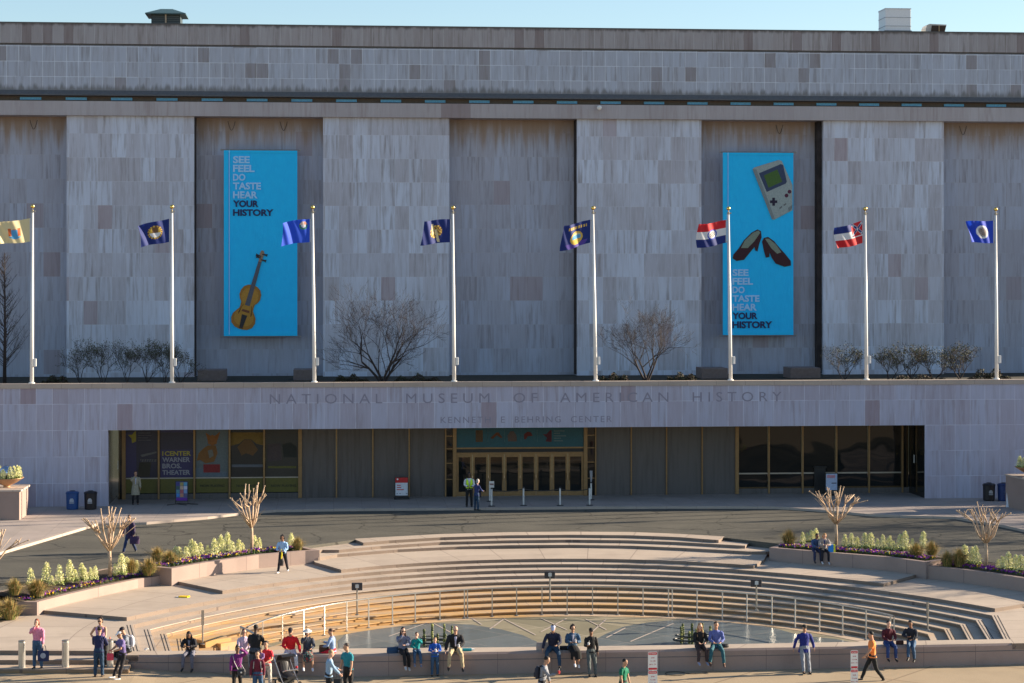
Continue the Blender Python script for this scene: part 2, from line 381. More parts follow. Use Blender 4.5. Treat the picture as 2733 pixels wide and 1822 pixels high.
# seat-wall line
WF = [U(x, y, ZT) for x, y in ((338, 1748), (640, 1748.5), (950, 1746.5), (1350, 1739.5), (1850, 1732.5), (2300, 1725), (2733, 1716), (3300, 1700))]
WB = [U(x, y, ZT) for x, y in ((345, 1737), (650, 1735.5), (950, 1730), (1350, 1727), (1850, 1720.5), (2300, 1712), (2733, 1704), (3300, 1688))]
def along(pl, X):
    for a, b in zip(pl, pl[1:]):
        if a.x <= X <= b.x: return a.lerp(b, (X - a.x) / (b.x - a.x))
    return pl[0] if X < pl[0].x else pl[-1]
# ring polylines
CL = {7: za(770, 1232), 8: za(870, 1258), 9: za(965, 1284), 10: za(1060, 1312), 11: za(1150, 1335), 12: za(1235, 1352), 13: za(1320, 1368)}
WLp = {7: 818, 8: 922, 9: 1014, 10: 1090, 11: 1165, 12: 1245, 13: 1325}
CR = {7: (1812, 1177), 8: (1718, 1204), 9: (1628, 1230), 10: (1535, 1257), 11: (1440, 1285), 12: (1350, 1305), 13: (1255, 1318)}
WRp = {7: 1878, 8: 1795, 9: 1690, 10: 1590, 11: 1485, 12: 1375, 13: 1262}
def arc(k, a, b, n=64, dr=0):
    cx, cy, r = ringc(k); r += dr; z = ringz(k)
    t0 = math.atan2(a.y - cy, a.x - cx); t1 = math.atan2(b.y - cy, b.x - cx)
    if t0 < 0: t0 += 2 * math.pi
    r0 = math.hypot(a.x - cx, a.y - cy); r1 = math.hypot(b.x - cx, b.y - cy)
    out = []
    for i in range(n + 1):
        t = i / n; th = t0 + (t1 - t0) * t
        e0 = max(0, 1 - t / .22) ** 2; e1 = max(0, 1 - (1 - t) / .22) ** 2     # ease into the surveyed corners
        rr = r + (r0 - r) * e0 + (r1 - r) * e1
        out.append(Vector((cx + rr * math.cos(th), cy + rr * math.sin(th), z)))
    return out
ringpts = {}
for k in range(7, 14):
    z = ringz(k); a = U(*CL[k], z); b = U(*zc(*CR[k]), z)
    wl = along(WB, U(*za(WLp[k], 1375), ZT).x); wr = along(WB, U(*zc(WRp[k], 1312), ZT).x)
    ringpts[k] = [Vector((wl.x, wl.y, z))] + [Vector((wl.x, wl.y, z)).lerp(a, .5)] + arc(k, a, b) + [Vector((wr.x, wr.y, z)).lerp(b, .5)] + [Vector((wr.x, wr.y, z))]
mb = MB()
for k in range(8, 14):
    I, O = ringpts[k], ringpts[k - 1]; n = len(I); z = ringz(k)
    O2 = [p + (p - q).normalized() * .15 if (p - q).length > 0 else p for p, q in zip(O, I)]
    o = len(mb.v)
    Ii = [p + (q - p).normalized() * .06 for p, q in zip(I, O2)]
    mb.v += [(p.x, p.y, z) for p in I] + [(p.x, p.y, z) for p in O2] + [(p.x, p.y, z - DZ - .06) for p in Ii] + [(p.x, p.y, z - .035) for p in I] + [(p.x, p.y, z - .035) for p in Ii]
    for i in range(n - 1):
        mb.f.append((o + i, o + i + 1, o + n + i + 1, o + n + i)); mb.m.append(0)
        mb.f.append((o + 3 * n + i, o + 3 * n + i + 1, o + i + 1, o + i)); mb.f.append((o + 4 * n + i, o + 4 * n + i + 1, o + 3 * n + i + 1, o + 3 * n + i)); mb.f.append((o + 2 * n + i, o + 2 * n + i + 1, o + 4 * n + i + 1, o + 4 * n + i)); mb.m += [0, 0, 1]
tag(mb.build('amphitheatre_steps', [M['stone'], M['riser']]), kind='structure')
# thin non-slip strips let into the treads at both ends of the flight
mb = MB()
for k in range(7, 11):
    for s, (i0, i1) in ((0, (0, 2)), (1, (-1, -3))):
        a, b = ringpts[k][i0], ringpts[k][i1]; d = (b - a).normalized(); nrm = Vector((-d.y, d.x, 0)) * (1 if s == 0 else -1)
        for off in (.08, .20):
            p = a + nrm * off; q = b + nrm * off; e = nrm * .032; z = ringz(k) + .004
            mb.add([(v.x, v.y, z) for v in (p, q, q + e, p + e)], [(0, 1, 2, 3) if s else (3, 2, 1, 0)])
tag(mb.build('tread_strip', M['rubber']), kind='structure')
# terrace, level with the seat wall; C-shaped round the steps
r7 = ringpts[7]
fl = [U(x, y, ZT) for x, y in ((-400, 1735), (0, 1735.5), (345, 1737))]
poly = fl + [WF[0]] + [along(WF, r7[0].x)] + r7 + [along(WF, r7[-1].x)] + [p for p in WF if p.x > r7[-1].x + .1] + [Vector((60, 78, 0)), Vector((60, 100, 0)), Vector((-40, 100, 0)), Vector((-40, 76, 0))]
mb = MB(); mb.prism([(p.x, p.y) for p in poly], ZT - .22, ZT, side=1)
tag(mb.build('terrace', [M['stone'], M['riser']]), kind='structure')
# pool floor
fr = [along(WB, ringpts[13][0].x), along(WB, ringpts[13][-1].x)]
mb = MB(); mb.prism([(p.x, p.y) for p in ringpts[12][::2]], ZP - .2, ZP)
tag(mb.build('pool_floor', M['poolwarm']), kind='structure')
def disc(pts, z, name, m):
    mb = MB(); mb.prism(pts, z - .003, z); tag(mb.build(name, m), kind='structure')
cx, cy, r = ringc(13)
inner = []
for i in range(60):
    th = math.pi * (i / 59); inner.append((cx + (r - .75) * math.cos(th), cy + (r - .75) * math.sin(th)))
# two lobes of wet slate, left and right
def lobe(p):      # photo outline on the pool floor
    return [(U(x, y, ZP).x, U(x, y, ZP).y) for x, y in p]
disc(lobe([(905, 1745), (902, 1710), (925, 1690), (1000, 1675), (1090, 1664), (1170, 1663), (1260, 1667), (1340, 1680), (1395, 1695), (1432, 1712), (1442, 1730), (1440, 1745)]), ZP + .006, 'wet_slate', M['pool'])
disc(lobe([(1590, 1745), (1592, 1705), (1620, 1690), (1665, 1672), (1730, 1661), (1830, 1652), (1900, 1655), (2000, 1663), (2080, 1680), (2140, 1697), (2230, 1705), (2300, 1720), (2300, 1745)]), ZP + .006, 'wet_slate', M['pool'])
mb = MB()
for (x0_, y0_), (x1_, y1_) in (((775, 1192), (838, 1232)), ((968, 1198), (885, 1258)), ((960, 1196), (1150, 1292)), ((1180, 1195), (1330, 1262)), ((1330, 1196), (1180, 1275)), ((1560, 1200), (1480, 1272)), ((1670, 1252), (1560, 1308)), ((1440, 1200), (1560, 1262)), ((300, 1300), (520, 1222)), ((560, 1225), (700, 1300)), ((1700, 1330), (1950, 1225))):
    a, c = U(*zb(x0_, y0_), ZP), U(*zb(x1_, y1_), ZP); d = (c - a).normalized(); nn = Vector((-d.y, d.x, 0)) * .035
    mb.add([(q.x, q.y, ZP + .014) for q in (a - nn, c - nn, c + nn, a + nn)], [(0, 1, 2, 3)])
tag(mb.build('inlay_line', M['kerb']), kind='structure')
# pale band at the foot of the lowest step
mb = MB(); n = 64; a0, a1 = R(8), R(172)
for i in range(n + 1):
    th = a0 + (a1 - a0) * i / n
    for rr in (r + .1, r - .62): mb.v.append((cx + rr * math.cos(th), cy + rr * math.sin(th), ZP + .010))
for i in range(n): mb.f.append((2 * i, 2 * i + 2, 2 * i + 3, 2 * i + 1)[::-1]); mb.m.append(0)
tag(mb.build('pool_edge', M['stone']), kind='structure')
# small return steps on the left of the pool
mb = MB()
for (x, y, wd, zz) in ((1190, 1322, 150, ringz(11)), (1280, 1338, 130, ringz(12)), (1245, 1362, 120, ringz(13))):
    a = U(*za(x, y), zz + .14); b = U(*za(x + wd, y - 22), zz + .14); d = (b - a).normalized(); nn = Vector((-d.y, d.x, 0)) * .55
    mb.prism([(p.x, p.y) for p in (a, b, b + nn, a + nn)], zz - .6, zz + .11)
tag(mb.build('return_steps', M['stone']), kind='structure')

# ---- the three landing levels beside the planters
def slab(name, pts, z, th, m):
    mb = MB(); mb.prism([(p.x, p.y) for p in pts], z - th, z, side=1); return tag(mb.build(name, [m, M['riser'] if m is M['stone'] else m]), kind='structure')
def onlevel(z, pts): return [U(x, y, z) for x, y in pts]
z6, z5, z4 = ringz(6), ringz(5), ringz(4)
A = U(*za(735, 1188), z6); B = U(*zc(1830, 1137), z6)
slab('lower_landing', arc(6, A, B) + onlevel(z6, [zc(2150, 1085), zc(2150, 980), zc(1430, 900)]) + [Vector((22, 93.4, 0)), Vector((-2, 93.4, 0))] + onlevel(z6, [za(990, 960), za(300, 1080), za(255, 1148)]), z6, .2, M['stone'])
A = U(*za(1290, 1034), z5); B = U(*zc(1185, 992), z5)
slab('middle_landing', arc(5, A, B) + onlevel(z5, [zc(1385, 937), zc(1400, 880), zc(900, 800)]) + [Vector((20, 93.6, 0)), Vector((0, 93.6, 0))] + onlevel(z5, [za(1500, 880), za(1000, 950), za(1030, 980)]), z5, .2, M['stone'])
A = U(*za(1978, 912), z4); B = U(*zc(432, 888), z4)
slab('upper_landing', arc(4, A, B) + onlevel(z4, [zc(492, 853), zc(520, 800)]) + [Vector((18, 95.8, 0)), Vector((1, 95.8, 0))] + onlevel(z4, [za(1800, 830), za(1825, 868)]), z4, .2, M['stone'])
# three curved steps up to the driveway
E3 = [U(x, y, -.267) for x, y in (za(1845, 842), zb(0, 823), zb(350, 795), zb(700, 778), zb(1000, 770), zb(1360, 768), zb(1700, 773), zb(1990, 785), zc(200, 795), zc(400, 806), zc(500, 808))]
slab('step_tread', E3 + [Vector((22.5, 94.6, 0)), Vector((19, 97.6, 0)), Vector((1, 97.6, 0)), Vector((-2.2, 94.9, 0)), Vector((-1.2, 93.0, 0))], -.267, .14, M['stone'])
E2 = [U(x, y, -.133) for x, y in (za(1870, 797), zb(10, 797), zb(250, 775), zb(600, 752), zb(1000, 742), zb(1360, 738), zb(1700, 742), zb(1990, 752), zc(200, 763), zc(382, 773), zc(405, 757))]
slab('step_tread', E2 + [Vector((21.8, 95.3, 0)), Vector((19, 98.2, 0)), Vector((1.2, 98.4, 0)), Vector((-2.0, 95.1, 0)), Vector((-.9, 93.7, 0))], -.133, .14, M['stone'])
E1 = [U(x, y, 0) for x, y in (zb(105, 738), zb(150, 756), zb(300, 743), zb(600, 725), zb(1000, 713), zb(1360, 710), zb(1700, 713), zb(1990, 724), zc(120, 733), zc(228, 741), zc(262, 722))]
E1b = [U(x, y, 0) for x, y in (zc(262, 720), zc(0, 705), zb(1700, 694), zb(1360, 692), zb(1000, 695), zb(600, 706), zb(300, 722), zb(105, 733))]
slab('step_tread', E1 + E1b, .004, .14, M['stone'])

# driveway
L = lambda z, *q: [U(x, y, z) for x, y in q]
def front_back(pts, z, dep):
    out = []
    for x, y in pts:
        p = U(x, y, z); q = Vector((p.x - 9.1, p.y - 75.2)).normalized(); out.append(Vector((p.x + q.x * dep, p.y + q.y * dep, 0)))
    return out
dr = [Vector((-90, 116, 0)), Vector((-90, 80, 0))] + L(0, (-330, 1600), za(-20, 1046)) + front_back([za(*q) for q in ((215, 1100), (400, 1053), (600, 1008), (800, 966), (960, 944))], -.30, 1.9) + \
     front_back([za(*q) for q in ((995, 905), (1200, 869), (1500, 826), (1770, 803), (1830, 800))], .06, 1.8) + L(0, zb(105, 738)) + \
     L(0, zb(300, 730), zb(600, 712), zb(1000, 702), zb(1360, 699), zb(1700, 701), zc(0, 712), zc(262, 727), zc(405, 742)) + front_back([zc(*q) for q in ((540, 785), (700, 799), (900, 815), (1200, 838), (1430, 868))], .06, 1.8) + \
     front_back([zc(*q) for q in ((1460, 893), (1600, 906), (1800, 932), (1998, 962), (2400, 1040))], -.12, 2.0) + [Vector((90, 80, 0)), Vector((90, 116, 0))]
slab('driveway', dr, 0, .3, M['asphalt'])
# museum pavement and its kerbs
ker = [za(-900, 1110), za(0, 812), za(530, 655), za(560, 645), za(850, 637), za(1200, 607), za(1260, 600), za(1400, 582), za(1600, 566), za(2000, 560), zb(600, 556), zb(1500, 548), zc(0, 546), zc(350, 546), zc(560, 548), zc(760, 560), zc(950, 576), zc(1100, 590), zc(1250, 597), zc(1600, 606), zc(1720, 628), zc(1880, 655), zc(2500, 790)]
kp = [U(x, y, .12) for x, y in ker]
def offs(pl, d):
    out = []
    for i, p in enumerate(pl):
        t = (pl[min(i + 1, len(pl) - 1)] - pl[max(i - 1, 0)]).normalized(); out.append(p + Vector((-t.y, t.x, 0)) * d)
    return out
ki = offs(kp, .26)
mb = MB()
for i in range(len(kp) - 1): mb.prism([(q.x, q.y) for q in (kp[i], kp[i + 1], ki[i + 1], ki[i])], -.1, .124)
tag(mb.build('kerb', M['kerb']), kind='structure')
slab('pavement', offs(kp, .2) + [Vector((90, 103, 0)), Vector((90, 126, 0)), Vector((-90, 126, 0)), Vector((-90, 100, 0))], .12, .2, M['pavement'])

# ---- street steps on the left
for nm, y, z in (('street_step', 1760.5, -.97), ('street_step', 1785, -1.12)):
    a = U(-500, y, z); b = U(342, y + .8, z); 
    b2 = Vector((b.x, fl[-1].y + .3, 0)); a2 = Vector((a.x, fl[0].y + .4, 0))
    slab(nm, [a, b, b2, a2], z, .4, M['stone'])

# ---- seat wall
sw = empty('seat_wall', (along(WF, 8).x, along(WF, 8).y, -1.58), 0, 'long low pink granite seat wall with people sitting along its top beside the street pavement', 'wall')
def ribbon(top, zt, zb_, depth_line=None):
    pass
mb = MB()
f0 = [Vector((p.x, p.y, 0)) for p in WF]
xsw = [f0[0].x + (40 - f0[0].x) * i / 60 for i in range(61)]
for i in range(60):
    a, b = along(f0, xsw[i]), along(f0, xsw[i + 1])
    mb.add([(a.x, a.y, -1.75), (b.x, b.y, -1.75), (b.x, b.y, ZT - .07), (a.x, a.y, ZT - .07), (b.x, b.y + .06, ZT - .002), (a.x, a.y + .06, ZT - .002)], [(0, 1, 2, 3), (3, 2, 4, 5)])
# slanted left end
e = f0[0]; mb.add([(e.x, e.y, -1.75), (e.x - .10, e.y + 1.0, -1.75), (e.x - .02, e.y + 1.0, ZT), (e.x, e.y + .06, ZT - .002), (e.x, e.y, ZT - .07)], [(0, 4, 3, 2, 1)])
W(mb, 'wall_face', M['wallstone'], sw)
mb = MB()      # a recessed joint line running along the face
for i in range(60):
    a, b = along(f0, xsw[i]), along(f0, xsw[i + 1])
    mb.add([(a.x, a.y - .004, ZT - .27), (b.x, b.y - .004, ZT - .27), (b.x, b.y - .004, ZT - .245), (a.x, a.y - .004, ZT - .245)], [(0, 1, 2, 3)])
W(mb, 'joint_line', M['dirty'], sw)
mb = MB()
for i in range(60):
    xa = r7[0].x + (r7[-1].x - r7[0].x) * i / 60; xb = r7[0].x + (r7[-1].x - r7[0].x) * (i + 1) / 60
    a, b = along(WF, xa), along(WF, xb); c, d = along(WB, xa), along(WB, xb)
    mb.add([(a.x, a.y + .06, ZT), (b.x, b.y + .06, ZT), (d.x, d.y, ZT), (c.x, c.y, ZT), (c.x, c.y, ZP - .1), (d.x, d.y, ZP - .1)], [(0, 1, 2, 3), (3, 2, 5, 4)])
W(mb, 'coping', M['stone'], sw)

# ================================================================== MUSEUM
YF, YG, YP, YB = 111.0, 114.2, 124.0, 125.1
mus = empty('museum_building', (9, YF, 0), 0, 'huge pale marble museum building with tall pilasters and a long podium entrance', 'building')
X0, X1 = -42, 66
ox0, ox1 = XA(288, YF), XA(2469, YF); SOF = 4.15
mb = MB()
mb.box(X0, ox0, YF, YF + .5, -.3, 6.39); mb.box(ox1, X1, YF, YF + .5, -.3, 6.39); mb.box(ox0, ox1, YF, YF + .5, SOF, 6.39)
W(mb, 'podium_wall', M['podium'], mus)
mb = MB(); mb.box(X0, X1, YF - .06, YF + .55, 6.392, 6.64); W(mb, 'podium_coping', M['kerb'], mus)
mb = MB(); mb.box(X0, X1, YF + .56, YP + 2, 6.0, 6.35); W(mb, 'podium_roof', plain('dark_mulch', (.035, .03, .02), .95, 0, .5, 3), mus)
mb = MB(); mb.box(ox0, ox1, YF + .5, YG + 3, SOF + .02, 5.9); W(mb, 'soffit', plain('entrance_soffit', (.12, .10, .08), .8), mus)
# return walls of the recess
mb = MB(); mb.box(ox0 - .3, ox0 + .003, YF + .502, YG + 3, -.3, SOF + .015); W(mb, 'recess_wall', M['granite'], mus)
mb = MB(); mb.box(ox1 - .003, ox1 + .3, YF + .12, YG + 3, -.3, SOF - .003); W(mb, 'recess_wall', M['glass'], mus)
# upper wall
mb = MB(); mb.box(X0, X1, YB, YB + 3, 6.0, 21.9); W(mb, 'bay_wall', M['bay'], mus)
ped = [(-504, -166), (177.8, 518.3), (862.2, 1199.2), (1539.7, 1872), (2197.4, 2519), (2850, 3170)]
for a, b in ped:
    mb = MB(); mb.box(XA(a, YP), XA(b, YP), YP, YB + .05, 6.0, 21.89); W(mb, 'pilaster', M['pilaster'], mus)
for px, sd in ((2197.4, -1), (518.3, 1), (1539.7, -1)):  # near-black strips laid along three of the bay reveals
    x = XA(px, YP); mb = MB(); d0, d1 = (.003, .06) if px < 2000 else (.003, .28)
    mb.box(*sorted((x + sd * d0, x + sd * d1)), YP + (.10 if px < 2000 else .35), YB - .004, 6.4, 21.86); W(mb, 'dark_reveal', plain('dark_reveal_strip', (.035, .028, .028), .9, 0, .4, 2), mus)
mb = MB(); mb.box(X0, X1, YP - .28, YB + 3, 21.892, 22.74); W(mb, 'lintel', M['lintel'], mus)
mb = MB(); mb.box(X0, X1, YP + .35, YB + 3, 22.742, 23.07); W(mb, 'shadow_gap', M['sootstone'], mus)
k = 0; x = XA(80, YP)
while x > X0: x -= 2.67
xx = []
while x < X1: xx.append(x); x += 2.67
for x in xx:
    if XA(-60, YP) < x < XA(2800, YP):
        mb = MB(); mb.box(x - .62, x + .62, YP + .24, YP + .36, 22.84, 23.0); W(mb, 'clerestory_panel', col((.15, .50, .85), .4), mus)  # sky reflected in the panels is painted in as flat blue
mb = MB()
mb.add([(X0, YP - .30, 23.072), (X1, YP - .30, 23.072), (X1, YP - .30, 23.12), (X0, YP - .30, 23.12), (X1, YP, 23.40), (X0, YP, 23.40), (X0, YP + .5, 23.072), (X1, YP + .5, 23.072)],
       [(0, 1, 2, 3), (3, 2, 4, 5), (0, 6, 7, 1)])
W(mb, 'weathered_ledge', M['dirty'], mus)
mb = MB(); mb.box(X0, X1, YP, YB + 3, 23.39, 26.06); W(mb, 'frieze', M['frieze'], mus)
mb = MB(); mb.box(X0, X1, YP + .05, YB + 3, 26.062, 26.17); W(mb, 'frieze_groove', M['dirty'], mus)
mb = MB(); mb.box(X0, X1, YP - .05, YB + 6, 26.172, 27.36); W(mb, 'parapet', M['parapet'], mus)
mb = MB(); mb.box(X0, X1, YP - .09, YB + 40, 27.362, 27.42); W(mb, 'roof_edge', M['dirty'], mus)
# little hooks and cable loops left hanging at the tops of the bays
for px in (90, 618, 757, 2080, 2570):
    mb = MB(); x = XA(px, YB); mb.tube([(x - .22 + .44 * t / 8, YB - .03, 21.7 - .55 * math.sin(math.pi * t / 8)) for t in range(9)], .014, 5); W(mb, 'cable_loop', M['black'], mus)
# inscriptions
ins = plain('incised_lettering', (.265, .25, .315), .9, 0, .05)
def words(mb):
    """split lettering into one mesh per word, by the gaps between letters"""
    par = list(range(len(mb.v)))
    def fnd(a):
        while par[a] != a: par[a] = par[par[a]]; a = par[a]
        return a
    for f in mb.f:
        for q in f[1:]: par[fnd(q)] = fnd(f[0])
    comp = {}
    for i, v in enumerate(mb.v): comp.setdefault(fnd(i), []).append(v[0])
    rng = sorted((min(x), max(x), k) for k, x in comp.items()); merged = [[rng[0][0], rng[0][1], {rng[0][2]}]]
    for a, c, k in rng[1:]:
        if a < merged[-1][1]: merged[-1][1] = max(merged[-1][1], c); merged[-1][2].add(k)
        else: merged.append([a, c, {k}])
    gaps = sorted(merged[i + 1][0] - merged[i][1] for i in range(len(merged) - 1)); th = gaps[len(gaps) // 2] * 1.75; groups = [[merged[0]]]
    for m0, m1 in zip(merged, merged[1:]):
        if m1[0] - m0[1] > th: groups.append([m1])
        else: groups[-1].append(m1)
    out = []
    for g0 in groups:
        ks = set().union(*[m_[2] for m_ in g0]); w_ = MB(); mp = {}
        for f in mb.f:
            if fnd(f[0]) in ks:
                for q in f:
                    if q not in mp: mp[q] = len(w_.v); w_.v.append(mb.v[q])
                w_.f.append(tuple(mp[q] for q in f)); w_.m.append(0)
        out.append(w_)
    return out
for w_ in words(text_mb('NATIONAL  MUSEUM  OF  AMERICAN  HISTORY', XA(720, YF), 5.50, XA(2086, YF) - XA(720, YF), .53, YF - .004, space=1.55)): W(w_, 'inscription', ins, mus)
for w_ in words(text_mb('KENNETH  E  BEHRING  CENTER', XA(1176, YF), 4.42, XA(1633, YF) - XA(1176, YF), .34, YF - .004, space=1.25)): W(w_, 'inscription', ins, mus)

# ---- entrance front
XG = lambda px: XA(px, YG)
base_z = .12
mb = MB(); mb.box(XG(331), XG(801), YG - .12, YG + .3, .05, .42); W(mb, 'window_sill', M['granite'], mus)
mb = MB(); mb.box(XG(1966), XG(2425), YG - .12, YG + .3, .05, .42); W(mb, 'window_sill', M['granite'], mus)
lw = [331, 424, 519, 613, 705, 801]; rw = [1966, 2051, 2141, 2231, 2318, 2407]
gl = [801, 898, 995, 1092, 1189]; gr = [1589, 1684, 1778, 1873, 1966]
for lst, thick in ((lw, .14), (rw, .13), (gl[1:], .10), (gr[:-1], .10)):
    for px in lst:
        t = .20 if px in (331, 801, 1966) else thick * .72
        mb = MB(); mb.box(XG(px) - t / 2, XG(px) + t / 2, YG - .16, YG - .01, .13, SOF + .015); W(mb, 'mullion', M['bronze'], mus)
for lst in (gl, gr):
    for a, b in zip(lst, lst[1:]):
        mb = MB(); mb.box(XG(a) + .04, XG(b) - .04, YG - .06, YG + .3, .10, SOF + .015); W(mb, 'granite_panel', M['granite'], mus)
mb = MB(); mb.box(XG(1189) - .05, XG(1213), YG + .0, YG + .1, .1, SOF); mb.box(XG(1562), XG(1589) + .05, YG, YG + .1, .1, SOF); W(mb, 'side_light', M['glass'], mus)
for px in (1191, 1587):
    mb = MB(); 
    for z in (1.05, 1.95, 2.75, 3.45): mb.box(XG(px) - .02 if px < 1300 else XG(1562), XG(1213) if px < 1300 else XG(px), YG - .05, YG, z, z + .05)
    W(mb, 'glazing_bar', M['bronze'], mus)
# exhibition windows: glass, transom, dark room behind
for lst, room in ((lw, 0), (rw, 1)):
    for a, b in zip(lst, lst[1:]):
        mb = MB(); mb.box(XG(a) + .05, XG(b) - .05, YG, YG + .03, .42, SOF + .01); W(mb, 'window_pane', M['glass'], mus)
mb = MB(); mb.box(XG(1966), XG(2407), YG - .05, YG + .02, 1.22, 1.30); W(mb, 'window_rail', M['brushed'], mus)
mb = MB(); mb.box(XG(1966), XG(2407), YG - .05, YG + .02, .42, .50); W(mb, 'window_rail', M['darkbronze'], mus)
for side in (0, 1):      # glass returns at both ends of the recess
    px = 305 if side == 0 else 2440
    mb = MB(); mb.box(*( (ox0 + .3, XG(331)) if side == 0 else (XG(2407), ox1 - .02)), YG + .02, YG + .06, .1, SOF); W(mb, 'end_pane', M['glass'], mus)
    x = XG(318) if side == 0 else XG(2421)
    mb = MB(); mb.box(x - .03, x + .03, YG - .02, YG + .03, .12, SOF); W(mb, 'mullion', M['darkbronze'], mus)
    mb = MB(); xx_ = ox0 + .35 if side == 0 else ox1 - .03
    mb.box(xx_ - .03, xx_ - .015, YG - 1.3, YG - 1.12, 1.9, 2.35); W(mb, 'wall_notice', M['offwhite'], mus)
# printed films on the left windows
def quad(pts, y, th=.006):
    mb = MB(); mb.plate(pts, y, y + th); return mb
pc = {'n': col((.028, .024, .10), .35), 'nd': col((.02, .018, .045), .35), 'y': col((.11, .10, .018), .4), 'yl': col((.36, .30, .03), .5), 'gy': col((.26, .26, .29), .5)}
def film(a, b, name='window_poster', m=None, z0=1.30, z1=SOF):
    x0, x1 = XG(a) + .08, XG(b) - .08
    mb = MB(); mb.box(x0, x1, YG - .008, YG - .002, z0, z1); return W(mb, name, m, mus), x0, x1
for a, b in zip(lw, lw[1:]): film(a, b, 'yellow_film', pc['y'], .46, 1.24)
mb = MB(); mb.box(XG(331), XG(801), YG - .05, YG - .01, 1.24, 1.30); W(mb, 'window_rail', M['brushed'], mus)
D4 = lambda x, y: (280 + x / 4.3556, 1140 + y / 4.3556)
def xz(q): return (XG(q[0]), ZA(q[0], q[1], YG))
def art(parent, pts, m, name, y=YG - .012): W(quad([xz(D4(*p)) for p in pts], y, .003), name, m, parent)
p1, x0, x1 = film(331, 424, m=pc['nd'])
art(p1, [(232, 60), (365, 60), (365, 580), (232, 580)], pc['n'], 'blue_field')
art(p1, [(270, 90), (315, 85), (350, 45), (362, 45), (362, 165), (315, 185), (310, 130)], pc['yl'], 'star', YG - .018)
for i, (xa, xb_) in enumerate(((385, 530), (385, 540), (385, 500), (385, 535))):
    art(p1, [(xa, 60 + i * 28), (xb_, 60 + i * 28), (xb_, 72 + i * 28), (xa, 72 + i * 28)], col((.10, .10, .12)), 'small_print')
art(p1, [(410, 320), (600, 280), (600, 300), (430, 345)], col((.16, .15, .14)), 'clapper_arm')
art(p1, [(410, 370), (600, 370), (600, 400), (420, 400)], col((.14, .13, .12)), 'clapper_arm')
art(p1, [(400, 405), (540, 405), (520, 575), (380, 575)], col((.055, .045, .03)), 'clapper_board')
for i in range(6):
    xx0 = 425 + i * 28; art(p1, [(xx0, 372), (xx0 + 12, 372), (xx0 + 4, 398), (xx0 - 8, 398)], pc['nd'], 'clapper_stripe', YG - .018)
p2, x0, x1 = film(424, 519, m=pc['n'])
art(p2, [(640, 60), (1020, 60), (1020, 260), (640, 260)], pc['nd'], 'dark_field')
for i, (t, xr, y) in enumerate((('1CENTER', 1000, 275), ('WARNER', 990, 347), ('BROS.', 890, 420), ('THEATER', 992, 495))):
    a = xz(D4(667, y + 58)); b = xz(D4(xr, y))
    W(text_mb(t, a[0], a[1], b[0] - a[0], b[1] - a[1], YG - .014, bold=.03), 'poster_lettering', pc['yl'] if i == 0 else pc['gy'], p2)
p3, x0, x1 = film(519, 613, m=col((.10, .13, .14), .35))
art(p3, [(1200, 210), (1290, 210), (1310, 300), (1270, 400), (1170, 420), (1110, 380), (1065, 390), (1090, 300), (1150, 240)], col((.20, .095, .03)), 'orange_shape')
art(p3, [(1190, 120), (1250, 85), (1310, 120), (1300, 190), (1250, 215), (1200, 190)], col((.26, .11, .035)), 'orange_shape')
art(p3, [(1170, 60), (1235, 105), (1195, 150)], col((.26, .10, .03)), 'orange_ear', YG - .018)
art(p3, [(1340, 50), (1270, 105), (1310, 150)], col((.26, .10, .03)), 'orange_ear', YG - .018)
art(p3, [(1195, 270), (1250, 255), (1265, 330), (1215, 360)], col((.17, .16, .13)), 'pale_belly', YG - .018)
art(p3, [(1055, 470), (1150, 480), (1430, 520), (1430, 578), (1055, 578)], col((.12, .15, .18)), 'pale_ground')
art(p3, [(1145, 430), (1338, 430), (1338, 525), (1145, 525)], col((.22, .03, .03)), 'red_block', YG - .018)
p4, x0, x1 = film(613, 705, m=col((.02, .018, .018), .35))
art(p4, [(1465, 60), (1845, 60), (1845, 210), (1760, 190), (1700, 140), (1620, 140), (1560, 190), (1465, 215)], col((.20, .125, .03)), 'amber_sky')
art(p4, [(1620, 145), (1700, 145), (1780, 260), (1720, 330), (1640, 300), (1590, 330), (1540, 230)], col((.14, .075, .03)), 'rock_peak', YG - .018)
art(p4, [(1475, 432), (1835, 432), (1835, 462), (1475, 462)], col((.12, .13, .15)), 'title_strip')
p5, x0, x1 = film(705, 801, m=col((.035, .032, .028), .35))
art(p5, [(1890, 200), (2040, 180), (2060, 380), (1890, 400)], col((.075, .055, .055)), 'faded_figure')
art(p5, [(2060, 200), (2160, 170), (2230, 230), (2230, 350), (2080, 350)], col((.03, .03, .025)), 'faded_figure')
art(p5, [(1895, 450), (2225, 450), (2225, 475), (1895, 475)], col((.12, .11, .03)), 'title_strip')
for xa, xb_ in ((1110, 1390), (1530, 1800), (1930, 2225)):
    a = xz(D4(xa, 695)); b = xz(D4(xb_, 663)); W(text_mb('NOW PLAYING', a[0], a[1], b[0] - a[0], b[1] - a[1], YG - .014, bold=.02), 'film_lettering', col((.03, .03, .02)), mus)
